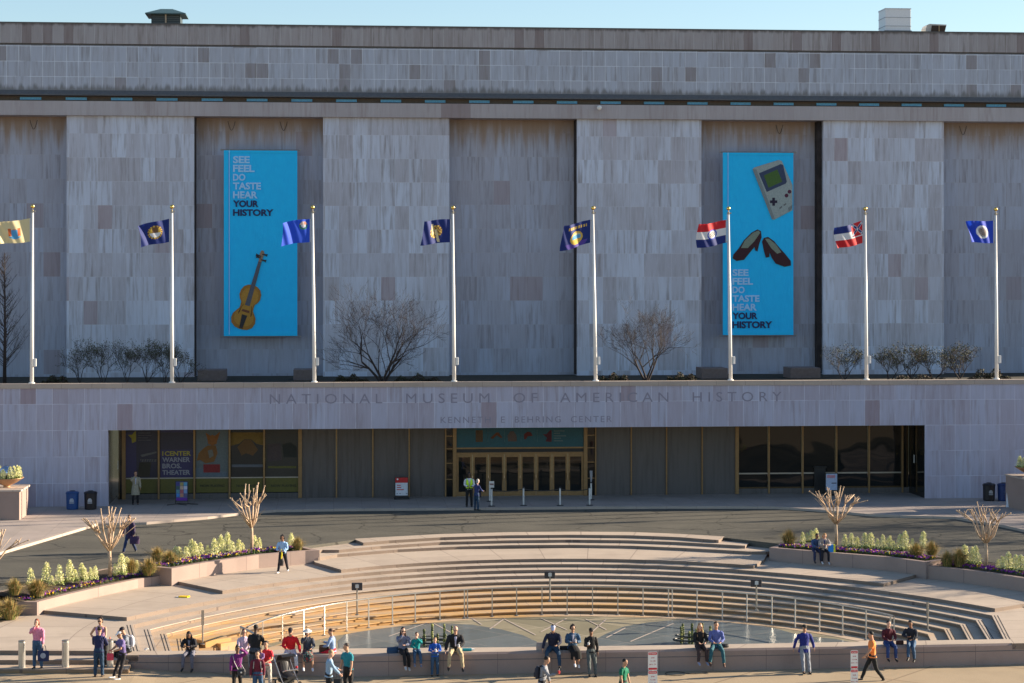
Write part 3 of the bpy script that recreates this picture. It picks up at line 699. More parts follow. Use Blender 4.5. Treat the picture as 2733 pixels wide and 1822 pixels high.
# central sign and doors
D5 = lambda x, y: (1000 + x / 3.36, 1140 + y / 3.36)
teal = col((.004, .085, .115), .4)
mb = MB(); mb.box(XG(1213) + .08, XG(1562) - .08, YG - .10, YG - .02, 2.84, SOF + .01); sgn = W(mb, 'sign_panel', teal, mus)
def art5(pts, c, name, y=YG - .108): W(quad([xz(D5(*p)) for p in pts], y, .005), name, col(c), sgn)
art5([(905, 25), (968, 25), (968, 130), (905, 130)], (.12, .07, .035), 'tall_token')
art5([(1035, 95), (1090, 45), (1110, 45), (1145, 90), (1130, 95), (1095, 70), (1060, 103)], (.15, .05, .02), 'folded_hat')
art5([(1195, 125), (1190, 70), (1215, 35), (1245, 35), (1270, 70), (1272, 125)], (.13, .09, .075), 'pale_bag')
art5([(1338, 105), (1338, 60), (1370, 38), (1400, 45), (1415, 75), (1370, 78), (1355, 105)], (.14, .025, .02), 'red_cap')
art5([(1505, 60), (1540, 60), (1570, 25), (1585, 25), (1585, 130), (1530, 125), (1545, 95)], (.10, .02, .03), 'dark_star')
for i, xr in enumerate((1700, 1660, 1715, 1670, 1685)): art5([(1605, 25 + i * 22), (xr, 25 + i * 22), (xr, 37 + i * 22), (1605, 37 + i * 22)], (.10, .16, .17), 'small_print')
for xs_ in (1012, 1160, 1308, 1455): art5([(xs_, 20), (xs_ + 5, 20), (xs_ + 5, 132), (xs_, 132)], (.06, .14, .16), 'divider')
mb = MB(); mb.box(XG(1213), XG(1562), YG - .14, YG + .02, 2.76, 2.84); W(mb, 'door_head', M['bronze'], mus)
mb = MB(); mb.box(XG(1213), XG(1562), YG - .04, YG + .02, 2.56, 2.76); W(mb, 'transom_slot', M['black'], mus)
mb = MB(); mb.box(XG(1213), XG(1562), YG - .12, YG + .02, 2.46, 2.56); W(mb, 'door_lintel', M['bronze'], mus)
for px in (1213, 1562): mb = MB(); mb.box(XG(px) - .1, XG(px) + .1, YG - .2, YG - .005, .12, SOF + .01); W(mb, 'door_jamb', M['bronze'], mus)
dw = (XG(1562) - XG(1213) - .2) / 8
for i in range(8):
    a = XG(1213) + .1 + i * dw; b = a + dw; s = .125
    mb = MB(); y0, y1 = YG - .09, YG - .03
    mb.box(a + .008, a + s, y0, y1, .14, 2.455); mb.box(b - s, b - .008, y0, y1, .14, 2.455); mb.box(a + s, b - s, y0, y1, 2.30, 2.455); mb.box(a + s, b - s, y0, y1, .14, .38)
    d_ = W(mb, 'entrance_door', M['bronze'], mus)
    mb = MB(); mb.box(a + s, b - s, y0 + .02, y1 - .02, .38, 2.30); W(mb, 'glass', M['doorglass'], d_)
    mb = MB(); hx = b - s + .03 if i % 2 == 0 else a + s - .03
    mb.tube([(hx, y0 - .01, 1.0), (hx, y0 - .06, 1.03), (hx, y0 - .06, 1.37), (hx, y0 - .01, 1.4)], .014, 6); W(mb, 'pull_handle', M['darkbronze'], d_)
# low planter boxes on the podium roof, part of the building
for a, b in ((527, 602), (783, 845), (1873, 1943), (2110, 2190)):
    mb = MB(); mb.box(XA(a, 119), XA(b, 119), 119, 121, 6.35, 6.98); o = W(mb, 'roof_bench', plain('bench_stone', (.17, .13, .12), .8), mus, bevel=.03)
# things fixed on the roof
mb = MB()
xv = XA(444, 125); 
r0 = empty('roof_vent', (xv, 125.5, 27.42), 0, 'dark louvred roof vent with a low hipped cap at the left of the roofline', 'roof vent')
mb = MB(); mb.box(-.82 * 1.05, .82 * 1.05, -.9, .9, 0, .68)
mb.build('louvre_box', col((.03, .045, .05), .5), r0)
for z in (.12, .24, .36, .48): mb = MB(); mb.box(-.80, .80, -.93, -.9, z, z + .05); mb.build('louvre', col((.07, .09, .10), .5), r0)
mb = MB(); mb.add([(-1.2, -1.25, .66), (1.2, -1.25, .66), (1.2, 1.25, .66), (-1.2, 1.25, .66), (-.35, -.3, 1.02), (.35, -.3, 1.02), (.35, .3, 1.02), (-.35, .3, 1.02), (-1.2, -1.25, .60), (1.2, -1.25, .60), (1.2, 1.25, .60), (-1.2, 1.25, .60)],
    [(0, 1, 5, 4), (1, 2, 6, 5), (2, 3, 7, 6), (3, 0, 4, 7), (4, 5, 6, 7), (8, 11, 10, 9), (8, 9, 1, 0), (9, 10, 2, 1), (10, 11, 3, 2), (11, 8, 0, 3)]); mb.build('hipped_cap', col((.05, .10, .11), .5), r0)
mb = MB(); mb.tube([(0, -1.0, .6), (0, -1.0, .1)], .05, 6); mb.build('down_pipe', col((.4, .33, .25)), r0)
r0 = empty('roof_cooling_box', (XA(2390, 125), 125.2, 27.42), 0, 'white panelled metal box standing on the roof at the right', 'roof box')
mb = MB(); mb.box(-.80, .80, -.8, .8, .08, 1.42); mb.build('casing', col((.72, .75, .78), .5, .05), r0, bevel=.02)
for z in (.35, .88): mb = MB(); mb.box(-.82, .82, -.82, .82, z, z + .035); mb.build('seam', col((.35, .4, .45)), r0)
mb = MB(); mb.box(-.85, .85, -.85, .85, 0, .09); mb.build('base', col((.08, .09, .10)), r0)
mb = MB(); mb.box(-.82, .82, -.82, .82, 1.40, 1.47); mb.build('lid', col((.6, .63, .66)), r0)
r0 = empty('roof_hood', (XA(2494, 125), 125.0, 27.42), 0, 'low dark exhaust hood with a rounded metal back next to the white roof box', 'roof hood')
mb = MB(); prof = [(-.68, 0), (-.7, .25), (-.6, .46), (-.45, .54), (.62, .50), (.5, 0)]
mb.plate(prof, -.5, .5); mb.build('hood', col((.5, .47, .43), .5), r0)
mb = MB(); mb.plate([(-.38, .04), (-.32, .44), (.58, .42), (.46, .04)], -.56, -.505); mb.build('opening', col((.05, .03, .02)), r0)
mb = MB(); mb.box(.10, .14, -.6, -.56, .02, .45); mb.build('stay', col((.5, .35, .2)), r0)
r0 = empty('security_camera', (XA(1598, YP - .3), YP - .3, 22.6), 0, 'small white dome security camera fixed on the stone band above the wall', 'camera')
mb = MB(); mb.tube([(0, .02, .05), (0, -.3, .0)], .04, 6); mb.build('arm', M['offwhite'], r0)
mb = MB(); mb.lathe((0, -.32, -.12), [(.05, -.1), (.13, -.04), (.15, .08), (.12, .16), (.02, .19)], 14); mb.build('housing', M['white'], r0, smooth=True)

# ================================================================== BANNERS
YN = 124.15
def banner(px0, px1, py0, py1, label, first):
    x0, x1 = XA(px0, YN), XA(px1, YN); z1, z0 = ZA(px0, py0, YN), ZA(px0, py1, YN)
    r = empty('banner', ((x0 + x1) / 2, YN, z0), 0, label, 'banner', 'blue banners hanging on the museum wall')
    mb = MB(); n = 14
    vs = []
    for j in range(41):
        for i in range(n + 1):
            u, v = i / n, j / 40
            vs.append((x0 + (x1 - x0) * u, YN + .035 * math.sin(v * 9 + u * 2) * math.sin(math.pi * u) * v * (1 - v) * 2, z1 + (z0 - z1) * v))
    fs = [(j * (n + 1) + i, (j + 1) * (n + 1) + i, (j + 1) * (n + 1) + i + 1, j * (n + 1) + i + 1) for j in range(40) for i in range(n)]
    mb.add(vs, fs); W(mb, 'banner_cloth', M['bannerblue'], r, smooth=True)
    for z in (z1 + .02, z0 - .02):
        mb = MB(); mb.tube([(x0 - .16, YN + .01, z), (x1 + .16, YN + .01, z)], .035, 8); mb.ball((x0 - .16, YN, z), .05); mb.ball((x1 + .16, YN, z), .05); W(mb, 'banner_rod', M['brushed'], r)
    mb = MB(); mb.box(x0, x1, YN - .03, YN - .025, z1 - .16, z1 - .02); mb.box(x0, x1, YN - .03, YN - .025, z0 + .02, z0 + .3)
    mb.box(x0, x0 + .26, YN - .03, YN - .025, z0 + .31, z1 - .17); W(mb, 'hem', M['bannerhem'], r)
    mb = MB(); mb.box(x0 + .30, x0 + .34, YN - .036, YN - .03, z0 + .1, z1); W(mb, 'white_line', M['bannergrey'], r)
    return r
YA = YN - .05
def bz(x, y): return (XA(x, YA), ZA(x, y, YA))
def bq(par, pts, conv, c, name, y=YA):
    m = c if not isinstance(c, tuple) else col(c); W(quad([bz(*conv(*p)) for p in pts], y, .004), name, m, par)
def bt(par, rows, conv, name='banner_lettering'):
    for t, xa, ya, xb_, yb, ink in rows:
        a = bz(*conv(xa, yb)); b = bz(*conv(xb_, ya))
        W(text_mb(t, a[0], a[1], b[0] - a[0], b[1] - a[1], YA - .002, bold=.035, space=.98), name, ink, par)
g_, n_ = M['bannergrey'], M['navyink']
bl = banner(597.5, 793.5, 400, 897, 'tall blue banner showing a violin, in the left wall bay', True)
c1 = lambda x, y: (x / 2.24, y / 2.24)
bt(bl, [('SEE', 1393, 932, 1493, 975, g_), ('FEEL', 1393, 985, 1522, 1027, g_), ('DO', 1393, 1038, 1467, 1080, g_), ('TASTE', 1393, 1090, 1560, 1132, g_), ('HEAR', 1393, 1143, 1540, 1185, g_), ('YOUR', 1393, 1197, 1545, 1237, n_), ('HISTORY', 1393, 1250, 1635, 1290, n_)], c1)
c2 = lambda x, y: (x / 2.489, 500 + y / 2.489)
# violin drawn about its own axis: s along (0 tail .. 1 scroll), t across
ax0, ax1 = Vector((1598, 940)), Vector((1748, 420)); axd = ax1 - ax0; Ln = axd.length; axu = axd / Ln; axn = Vector((-axu.y, axu.x))
vp = lambda s, t: tuple(ax0 + axu * s * Ln + axn * t * Ln)
outl = [(0, .02), (.01, .08), (.05, .135), (.11, .155), (.17, .145), (.215, .115), (.25, .088), (.29, .085), (.33, .088), (.36, .115), (.41, .135), (.47, .13), (.52, .105), (.55, .06), (.56, .02)]
body = outl + [(s, -t) for s, t in outl[::-1]]
bq(bl, [vp(s, t * .98) for s, t in body], c2, (.33, .155, .025), 'violin_body')
bq(bl, [vp(.04 + s * .86, t * .78) for s, t in body], c2, (.42, .22, .035), 'violin_belly', YA - .006)
bq(bl, [vp(.30, -.03), vp(.30, .03), vp(.86, .02), vp(.86, -.02)], c2, (.09, .10, .13), 'violin_neck', YA - .012)
bq(bl, [vp(.86, -.018), vp(.86, .018), vp(.97, .025), vp(1.0, .01), vp(1.0, -.02), vp(.95, -.03)], c2, (.28, .2, .13), 'violin_scroll', YA - .012)
for s, t in ((.88, .07), (.92, -.07), (.90, -.06), (.95, .065)):
    bq(bl, [vp(s, 0), vp(s + .012, 0), vp(s + .02, t * .8), vp(s + .028, t), vp(s - .012, t), vp(s - .003, t * .8)], c2, (.03, .03, .04), 'violin_peg', YA - .016)
bq(bl, [vp(.01, -.02), vp(.01, .02), vp(.18, .035), vp(.18, -.035)], c2, (.03, .03, .035), 'violin_tailpiece', YA - .012)
bq(bl, [vp(.215, -.05), vp(.215, .05), vp(.245, .045), vp(.245, -.045)], c2, (.16, .06, .03), 'violin_bridge', YA - .016)
for sg in (1, -1): bq(bl, [vp(.17, .075 * sg), vp(.20, .085 * sg), (vp(.30, .055 * sg)), vp(.31, .045 * sg), vp(.27, .06 * sg)], c2, (.05, .02, .01), 'violin_sound_hole', YA - .016)
br = banner(1929, 2117.5, 406, 894.5, 'tall blue banner showing a grey handheld game and red shoes, in the right wall bay', False)
c3 = lambda x, y: (1733 + x / 2.24, y / 2.24)
c4 = lambda x, y: (1833 + x / 2.489, 500 + y / 2.489)
bt(br, [('SEE', 303, 543, 410, 588, g_), ('FEEL', 303, 600, 440, 646, g_), ('DO', 303, 657, 385, 703, g_), ('TASTE', 303, 715, 483, 760, g_), ('HEAR', 303, 772, 465, 818, g_), ('YOUR', 303, 830, 470, 875, n_), ('HISTORY', 303, 888, 568, 935, n_)], c4)
bq(br, [(617, 1010), (628, 1000), (775, 955), (792, 962), (856, 1105), (856, 1255), (745, 1313), (732, 1308)], c3, (.30, .36, .36), 'console_case')
bq(br, [(617, 1010), (640, 1012), (752, 1310), (732, 1308)], c3, (.19, .24, .25), 'console_edge', YA - .006)
bq(br, [(655, 1035), (785, 980), (800, 985), (822, 1085), (815, 1097), (702, 1147)], c3, (.04, .06, .12), 'console_bezel', YA - .006)
bq(br, [(684, 1048), (765, 1012), (795, 1085), (713, 1122)], c3, (.06, .13, .03), 'console_screen', YA - .012)
for (x, y, a, b) in ((743, 1205, 22, 8), (743, 1205, 8, 24)): bq(br, [(x - a, y - b), (x + a, y - b), (x + a, y + b), (x - a, y + b)], c3, (.02, .015, .04), 'direction_pad', YA - .006 - a * .0002)
for (x, y, q) in ((820, 1168, 12), (838, 1145, 12)): bq(br, [(x + q * math.cos(t * .785), y + q * math.sin(t * .785)) for t in range(8)], c3, (.09, .02, .05), 'button', YA - .006)
for (x, y) in ((785, 1240), (810, 1222)): bq(br, [(x - 9, y + 2), (x + 6, y - 9), (x + 10, y - 3), (x - 5, y + 9)], c3, (.12, .13, .14), 'button', YA - .006)
for i in range(4): bq(br, [(830 + i * 7, 1240 - i * 5), (834 + i * 7, 1238 - i * 5), (838 + i * 5, 1262 - i * 6), (834 + i * 5, 1264 - i * 6)], c3, (.14, .16, .16), 'speaker_slot', YA - .006)
s1 = [(305, 470), (310, 445), (345, 405), (380, 350), (430, 300), (470, 278), (493, 290), (497, 330), (480, 380), (470, 425), (455, 418), (450, 395), (425, 425), (380, 480), (330, 488)]
o1 = [(360, 402), (385, 352), (440, 300), (475, 285), (488, 300), (450, 355), (405, 402)]
s2 = [(500, 360), (512, 335), (540, 328), (580, 356), (620, 405), (650, 437), (690, 487), (692, 518), (650, 527), (590, 505), (565, 468), (550, 432), (548, 462), (525, 466), (512, 420)]
o2 = [(520, 340), (545, 340), (592, 378), (628, 430), (600, 440), (560, 402)]
for s_, o_ in ((s1, o1), (s2, o2)):
    bq(br, s_, c4, (.042, .012, .018), 'red_shoe'); bq(br, o_, c4, (.20, .25, .20), 'shoe_lining', YA - .006)

# ================================================================== FLAGS
def clothmat(name, c):
    m, nt, b = nmat(name); b.inputs['Base Color'].default_value = (*c, 1); b.inputs['Roughness'].default_value = .7
    tr = nt.nodes.new('ShaderNodeBsdfTranslucent'); tr.inputs[0].default_value = (*c, 1)
    mx = nt.nodes.new('ShaderNodeMixShader'); mx.inputs[0].default_value = .4
    nt.links.new(b.outputs[0], mx.inputs[1]); nt.links.new(tr.outputs[0], mx.inputs[2])
    nt.links.new(mx.outputs[0], nt.nodes['Material Output'].inputs[0]); return m
FC = dict(cream=(.85, .72, .40), navy=(.010, .03, .20), blue=(.015, .07, .62), cobalt=(.02, .10, .75), gold=(.80, .52, .08), white=(.85, .85, .85), red=(.72, .02, .03), orange=(.75, .16, .04),
          sky=(.10, .42, .75), brown=(.22, .11, .05), green=(.05, .28, .10), grey=(.42, .42, .44), hem=(.7, .7, .7), violet=(.10, .06, .38))
FM = {k: clothmat('flag_' + k, v) for k, v in FC.items()}
def rr_(u, v, cu, cv, s=1.25): return math.hypot((u - cu) * s, v - cv)
def f_nj(u, v):      # cream with a blue shield and red supporters
    d = rr_(u, v, .5, .52)
    if abs(u - .5) < .10 and .42 < v < .72: return 'sky'
    if .10 < abs(u - .5) < .19 and .34 < v < .68: return 'orange'
    if d < .30 and v > .70: return 'sky'
    if d < .14 and v < .40: return 'red'
    return 'cream'
def f_nh(u, v):
    d = rr_(u, v, .5, .48)
    if d > .30: return 'navy'
    if d > .23: return 'gold' if int(math.atan2(v - .48, (u - .5)) * 5) % 2 else 'brown'
    return 'white' if v > .5 else ('brown' if abs(u - .5) < .1 else 'gold')
def f_nv(u, v):
    d = rr_(u, v, .26, .26)
    if d < .17 and v < .22: return 'orange' if int(u * 40) % 2 else 'white'
    if d < .10: return 'white'
    if .12 < d < .18: return 'green'
    return 'cobalt'
def f_nd(u, v):
    d = rr_(u, v, .52, .5)
    if abs((u - .62) + (v - .5) * .12) < .035 and v < .62 and v > .15: return 'cream'  # bright folds of the cloth painted in as cream streaks
    if abs((u - .46) - (v - .7) * -.25) < .04 and v > .42 and v < .95: return 'cream'
    if .20 < d < .27: return 'gold' if int(math.atan2(v - .5, u - .52) * 4) % 2 else 'brown'
    if d < .2: return 'brown' if (int(u * 30) + int(v * 20)) % 3 else 'gold'
    return 'navy'
def f_mt(u, v):
    d = rr_(u, v, .5, .62)
    if d < .27: return 'gold' if d > .2 or v > .66 else ('sky' if v > .5 else 'cream')
    if .13 < v < .25 and .16 < u < .84 and (u * 11) % 1 > .38: return 'gold'
    if d < .5 and v > .8: return 'violet'
    return 'navy'
def f_mo(u, v):
    d = rr_(u, v, .5, .5)
    if d < .12: return 'brown' if (int(u * 30) + int(v * 22)) % 2 else 'white'
    if d < .17: return 'white'
    if d < .215: return 'blue'
    return 'red' if v < .335 else ('white' if v < .665 else 'navy')
def f_ms(u, v):
    if u < .42 and v < .62:
        a, b = u / .42, v / .62; k = min(abs(a - b), abs(a + b - 1))
        if k < .10: return 'white' if (int(a * 9) % 3 == 1 and k < .04) else 'navy'
        return 'white' if k < .125 else 'red'
    return 'navy' if v < .335 else ('white' if v < .665 else 'red')
def f_mn(u, v):
    d = rr_(u, v, .48, .5)
    if d < .17: return 'brown' if (int(u * 40) + int(v * 30)) % 2 else 'grey'
    if d < .22: return 'grey'
    if d < .30: return 'white'
    return 'blue'
def pole(xb, xt, ybase, fn, droop, curl, label, flabel, first):
    X = XA(xb / .8606, 111.35)
    r = empty('flagpole', (X, 111.35, 6.64), 0, label, 'flagpole', 'flagpoles along the podium edge')
    lean = (xt - xb) / .8606 / 49.7
    mb = MB(); mb.tube([(0, 0, 0), (lean * .3, 0, 3), (lean, 0, 9.2)], [.105, .095, .055], 12); mb.build('pole_shaft', M['polewhite'], r, smooth=True)
    mb = MB(); mb.lathe((0, 0, 0), [(.17, 0), (.17, .05), (.11, .07)], 14); mb.build('base_collar', M['polewhite'], r)
    mb = MB(); mb.ball((lean, 0, 9.42), .115, 14); mb.build('finial', M['gold'], r, smooth=True)
    mb = MB(); mb.lathe((lean, 0, 9.1), [(.07, 0), (.075, .1), (.03, .14), (.03, .24)], 10); mb.box(lean + .04, lean + .15, -.04, .04, 9.12, 9.2); mb.build('truck_pulley', M['brushed'], r)
    mb = MB(); mb.box(.09, .24, -.07, .07, .9, 1.32); mb.build('halyard_box', M['polewhite'], r, bevel=.02)
    mb = MB(); mb.tube([(lean - .09, -.02, 9.1), (lean - .06, -.03, 7.4), (-.09, -.04, 1.2)], .008, 4); mb.build('halyard', M['offwhite'], r)
    # the flag hangs from the pole: a thing of its own
    fl_ = empty('flag', (X + lean - .1, 111.35, 6.64 + 7.35), 0, flabel, 'flag', 'state flags flying from the podium poles')
    nx_, ny_ = 64, 44; keys = []; vs = []; a = R(20)
    for j in range(ny_ + 1):
        for i in range(nx_ + 1):
            u, v = i / nx_, j / ny_
            L_ = 1.85 * u; wv = .12 * math.sin(u * 7.5 + v * 1.7 + curl) * u + .05 * math.sin(u * 19 + v * 5 + curl * 2) * u
            x = -L_ * math.cos(a) * (.93 + .07 * math.cos(v * 2 + curl)) ; y = -L_ * math.sin(a) + wv
            z = 1.45 - v * (1.25 - .10 * u * math.sin(curl)) - droop * u * (1.0 - .3 * v * math.cos(curl)) - .06 * math.sin(u * 5 + curl) * u
            vs.append((x - wv * .3, y, z))
    fs, mi = [], []
    for j in range(ny_):
        for i in range(nx_):
            u, v = (i + .5) / nx_, (j + .5) / ny_
            kx = 'hem' if u < .025 else fn(u, v)
            if kx not in keys: keys.append(kx)
            fs.append((j * (nx_ + 1) + i, j * (nx_ + 1) + i + 1, (j + 1) * (nx_ + 1) + i + 1, (j + 1) * (nx_ + 1) + i)); mi.append(keys.index(kx))
    mb = MB(); mb.v = vs; mb.f = fs; mb.m = mi; mb.build('flag_cloth', [FM[q] for q in keys], fl_, smooth=True)
    mb = MB(); 
    for z in (1.40, .25): mb.ball((.02, 0, z), .03, 6)
    mb.build('snap_hook', M['brushed'], fl_)
for i, (xb, xt, fn, dp, cu, lb, fb) in enumerate((
    (73, 75, f_nj, .32, .5, 'white flagpole at the far left, in front of the slim bare tree', 'cream flag with a blue and orange coat of arms'),
    (395, 395, f_nh, .42, 1.5, 'white flagpole in front of the left pilaster, left of the violin banner', 'navy flag with a gold ringed seal, left of the violin banner'),
    (722, 718, f_nv, .20, 2.6, 'white flagpole just right of the violin banner', 'bright cobalt flag with a small emblem near the hoist, over the violin banner'),
    (1043, 1040, f_nd, .10, 3.4, 'white flagpole right of the large spreading bare tree', 'navy flag with a brown and gold emblem broken by bright folds'),
    (1368, 1362, f_mt, .36, 4.4, 'white flagpole left of the smaller bare tree on the podium', 'navy flag with gold letters over a gold round seal'),
    (1678, 1673, f_mo, .30, 5.2, 'white flagpole in front of the banner with shoes', 'red white and blue striped flag with a round seal in the middle'),
    (1990, 1987, f_ms, .50, 6.1, 'white flagpole in front of the right pilaster', 'flag of blue, white and red bars with a starred red corner'),
    (2289, 2287, f_mn, .10, 7.0, 'white flagpole nearest the right edge of the photo', 'blue flag with a large white round seal'))):
    pole(xb, xt, 881, fn, dp, cu, lb, fb, i == 0)
for i, (xb, fn) in enumerate(((2600, f_nv), (2915, f_nd), (3235, f_mn), (3560, f_mt))):
    pole(xb, xb, 881, fn, .25, i * 1.3, 'white flagpole standing in the row beyond the right edge of the photo', 'blue flag flying in the row beyond the right edge of the photo', False)
# ================================================================== PLANTERS
PC = Vector((9.1, 75.2))
def outward(p, d):
    q = Vector((p.x, p.y)) - PC; q.normalize(); return Vector((p.x + q.x * d, p.y + q.y * d, p.z))
def planter(front, zt, zbot, depth, label):
    P = [U(x, y, zt) for x, y in front]
    c = P[len(P) // 2]; r = empty('planter', (c.x, c.y, zbot), 0, label, 'planter', 'raised granite planters round the amphitheatre')
    Q = [outward(p, depth) for p in P]; Pi = [outward(p, .26) for p in P]; Qi = [outward(p, depth - .2) for p in P]
    mb = MB()
    for i in range(len(P) - 1):
        mb.prism([(p.x, p.y) for p in (P[i], P[i + 1], Pi[i + 1], Pi[i])], zbot, zt)
        mb.prism([(p.x, p.y) for p in (Qi[i], Qi[i + 1], Q[i + 1], Q[i])], zbot, max(zt - .003, -.02))
    for a, b, ai, bi, k in ((P[0], Q[0], P[1], Q[1], 0), (P[-1], Q[-1], P[-2], Q[-2], 1)):
        t = (ai - a).normalized() * .24; a2 = outward(a, .262); b2 = outward(a, depth - .202)
        mb.prism([(p.x, p.y) for p in (a2, a2 + t, b2 + t, b2)], zbot, zt - .002)
    W(mb, 'planter_wall', M['wallstone'], r)
    mb = MB()
    for i in range(len(P) - 1):
        zs, zb2 = zt - .07, max(zt - .07, -.03); v = [(p.x, p.y, z) for p, z in ((Pi[i], zs), (Pi[i + 1], zs), (Qi[i + 1], zb2), (Qi[i], zb2))]; mb.add(v + [(a_, b_2, zbot) for a_, b_2, _ in v], [(0, 1, 2, 3), (0, 4, 5, 1), (2, 6, 7, 3)])
    W(mb, 'soil', M['soil'], r)
    SOILS[label[:5] + ('L' if 'left' in label else 'R')] = (P, zt - .07, depth); return P
SOILS = {}
def soilU(key, x, y):
    P, z0, dep = SOILS[key]; z = z0
    for _ in range(5):
        q = U(x, y, z); best = 9e9
        for a, b in zip(P, P[1:]):
            ab = Vector((b.x - a.x, b.y - a.y)); t = max(0, min(1, Vector((q.x - a.x, q.y - a.y)).dot(ab) / ab.length_squared)); best = min(best, math.hypot(q.x - a.x - ab.x * t, q.y - a.y - ab.y * t))
        z = z0 + (max(z0, -.03) - z0) * max(0, min(1, (best - .26) / (dep - .46)))
    return U(x, y, z)
LA = planter([za(*q) for q in ((215, 1100), (400, 1053), (600, 1008), (800, 966), (992, 939))], -.30, -.84, 2.0, 'lower left granite planter with one pollarded tree and purple pansies')
LB = planter([za(*q) for q in ((995, 905), (1200, 869), (1500, 826), (1770, 803), (1852, 799))], .06, -.7, 1.9, 'upper left granite planter that casts the shadow of a walker, rising to the steps')
RB = planter([zc(*q) for q in ((522, 784), (700, 799), (900, 815), (1200, 838), (1430, 868))], .06, -.7, 1.9, 'upper right granite planter with two people sitting on its edge')
RA = planter([zc(*q) for q in ((1436, 890), (1600, 906), (1800, 932), (1998, 962), (2400, 1040))], -.12, -.84, 2.1, 'lower right granite planter running out of the frame')

def leaf_quad(mb, c, s, mi=0, up=None):
    a = Vector((random.gauss(0, 1), random.gauss(0, 1), random.gauss(0, 1))).normalized()
    if up: a = (a + Vector(up) * 1.2).normalized()
    b = a.cross(Vector((random.gauss(0, 1), random.gauss(0, 1), random.gauss(0, 1)))).normalized()
    c = Vector(c); mb.add([c - b * s * .5, c + a * s * .45 - b * s * .1, c + a * s * .9 + b * s * .3, c + b * s * .5], [(0, 1, 2, 3)], mi)
# cream foliage spires: four variants, then copies
def spire_mesh(seed, h=.62):
    random.seed(seed); mb = MB()
    mb.tube([(0, 0, 0), (.01, 0, h * .9)], .012, 5, 2)
    lumps = []
    for i in range(26):
        t = (i / 26) ** .9; rad = (.135 * (1 - t) ** .7 + .015) * random.uniform(.7, 1.15); th = i * 2.4 + random.uniform(-.4, .4)
        lumps.append((Vector((rad * math.cos(th), rad * math.sin(th), .07 + t * (h - .06))), .075 * (1 - t * .5) * random.uniform(.8, 1.2)))
    for c, q in lumps:
        for k in range(26):
            d = Vector((random.gauss(0, 1), random.gauss(0, 1), random.gauss(0, .8))).normalized()
            leaf_quad(mb, c + d * q * random.uniform(.6, 1), random.uniform(.028, .05), 0 if random.random() < .82 else 1, tuple(d))
    for k in range(60):      # loose basal leaves
        th = random.uniform(0, 6.28); leaf_quad(mb, (.14 * math.cos(th), .14 * math.sin(th), random.uniform(.01, .1)), .08, 1 if random.random() < .6 else 2, (math.cos(th), math.sin(th), .5))
    me = mb.build('tmp', [M['cream'], M['creamgreen'], M['green']]); m = me.data; bpy.data.objects.remove(me); m.name = 'pale_spire_plant'; return m
spires = [spire_mesh(s) for s in (1, 2, 3, 4)]
def mk_spire(p, sc, label):
    o = bpy.data.objects.new('spire_plant', random.choice(spires)); C.objects.link(o); o.location = p; o.rotation_euler = (random.uniform(-.08, .08), random.uniform(-.08, .08), random.uniform(0, 6.28))
    o.scale = (sc * random.uniform(.9, 1.12), sc * random.uniform(.9, 1.12), sc * random.uniform(.85, 1.15)); tag(o, label, 'plant', 'cream foliage plants in the planters')
def grass_mesh(seed, h=.62):
    random.seed(seed); mb = MB()
    for i in range(1150):
        th = random.uniform(0, 6.28); r0_ = abs(random.gauss(0, .075)); L_ = h * random.uniform(.5, 1.25); lean = random.random() ** 1.3 * .95
        d = Vector((math.cos(th), math.sin(th), 0)); s = Vector((-d.y, d.x, 0)) * random.uniform(.004, .009); p = d * r0_
        q = p + d * L_ * lean * .38 + Vector((random.gauss(0, .01), 0, L_ * (.64 - .12 * lean))); e = p + d * L_ * lean * .95 + Vector((random.gauss(0, .02), random.gauss(0, .02), L_ * (1 - lean * .55)))
        mb.add([p - s, p + s, q + s * .8, q - s * .8, e], [(0, 1, 2, 3)], 1 if random.random() < .55 else 0); mb.add([q - s * .8, q + s * .8, e], [(0, 1, 2)], 0 if random.random() < .7 else 1)
    o = mb.build('tmp', [M['grassgold'], M['grassgreen']]); m = o.data; bpy.data.objects.remove(o); m.name = 'grass_tuft'; return m
tufts = [grass_mesh(s) for s in (11, 12, 13)]
def mk_tuft(p, w, h, label):
    o = bpy.data.objects.new('grass_tuft', random.choice(tufts)); C.objects.link(o); o.location = p; o.rotation_euler = (0, 0, random.uniform(0, 6.28)); o.scale = (w, w, h)
    tag(o, label, 'grass tuft', 'ornamental grass tufts in the planters')
random.seed(5)
ords = ['first', 'second', 'third', 'fourth', 'fifth', 'sixth', 'seventh', 'eighth', 'ninth', 'tenth', 'eleventh', 'twelfth', 'thirteenth', 'fourteenth', 'fifteenth', 'sixteenth', 'seventeenth', 'eighteenth', 'nineteenth', 'twentieth']
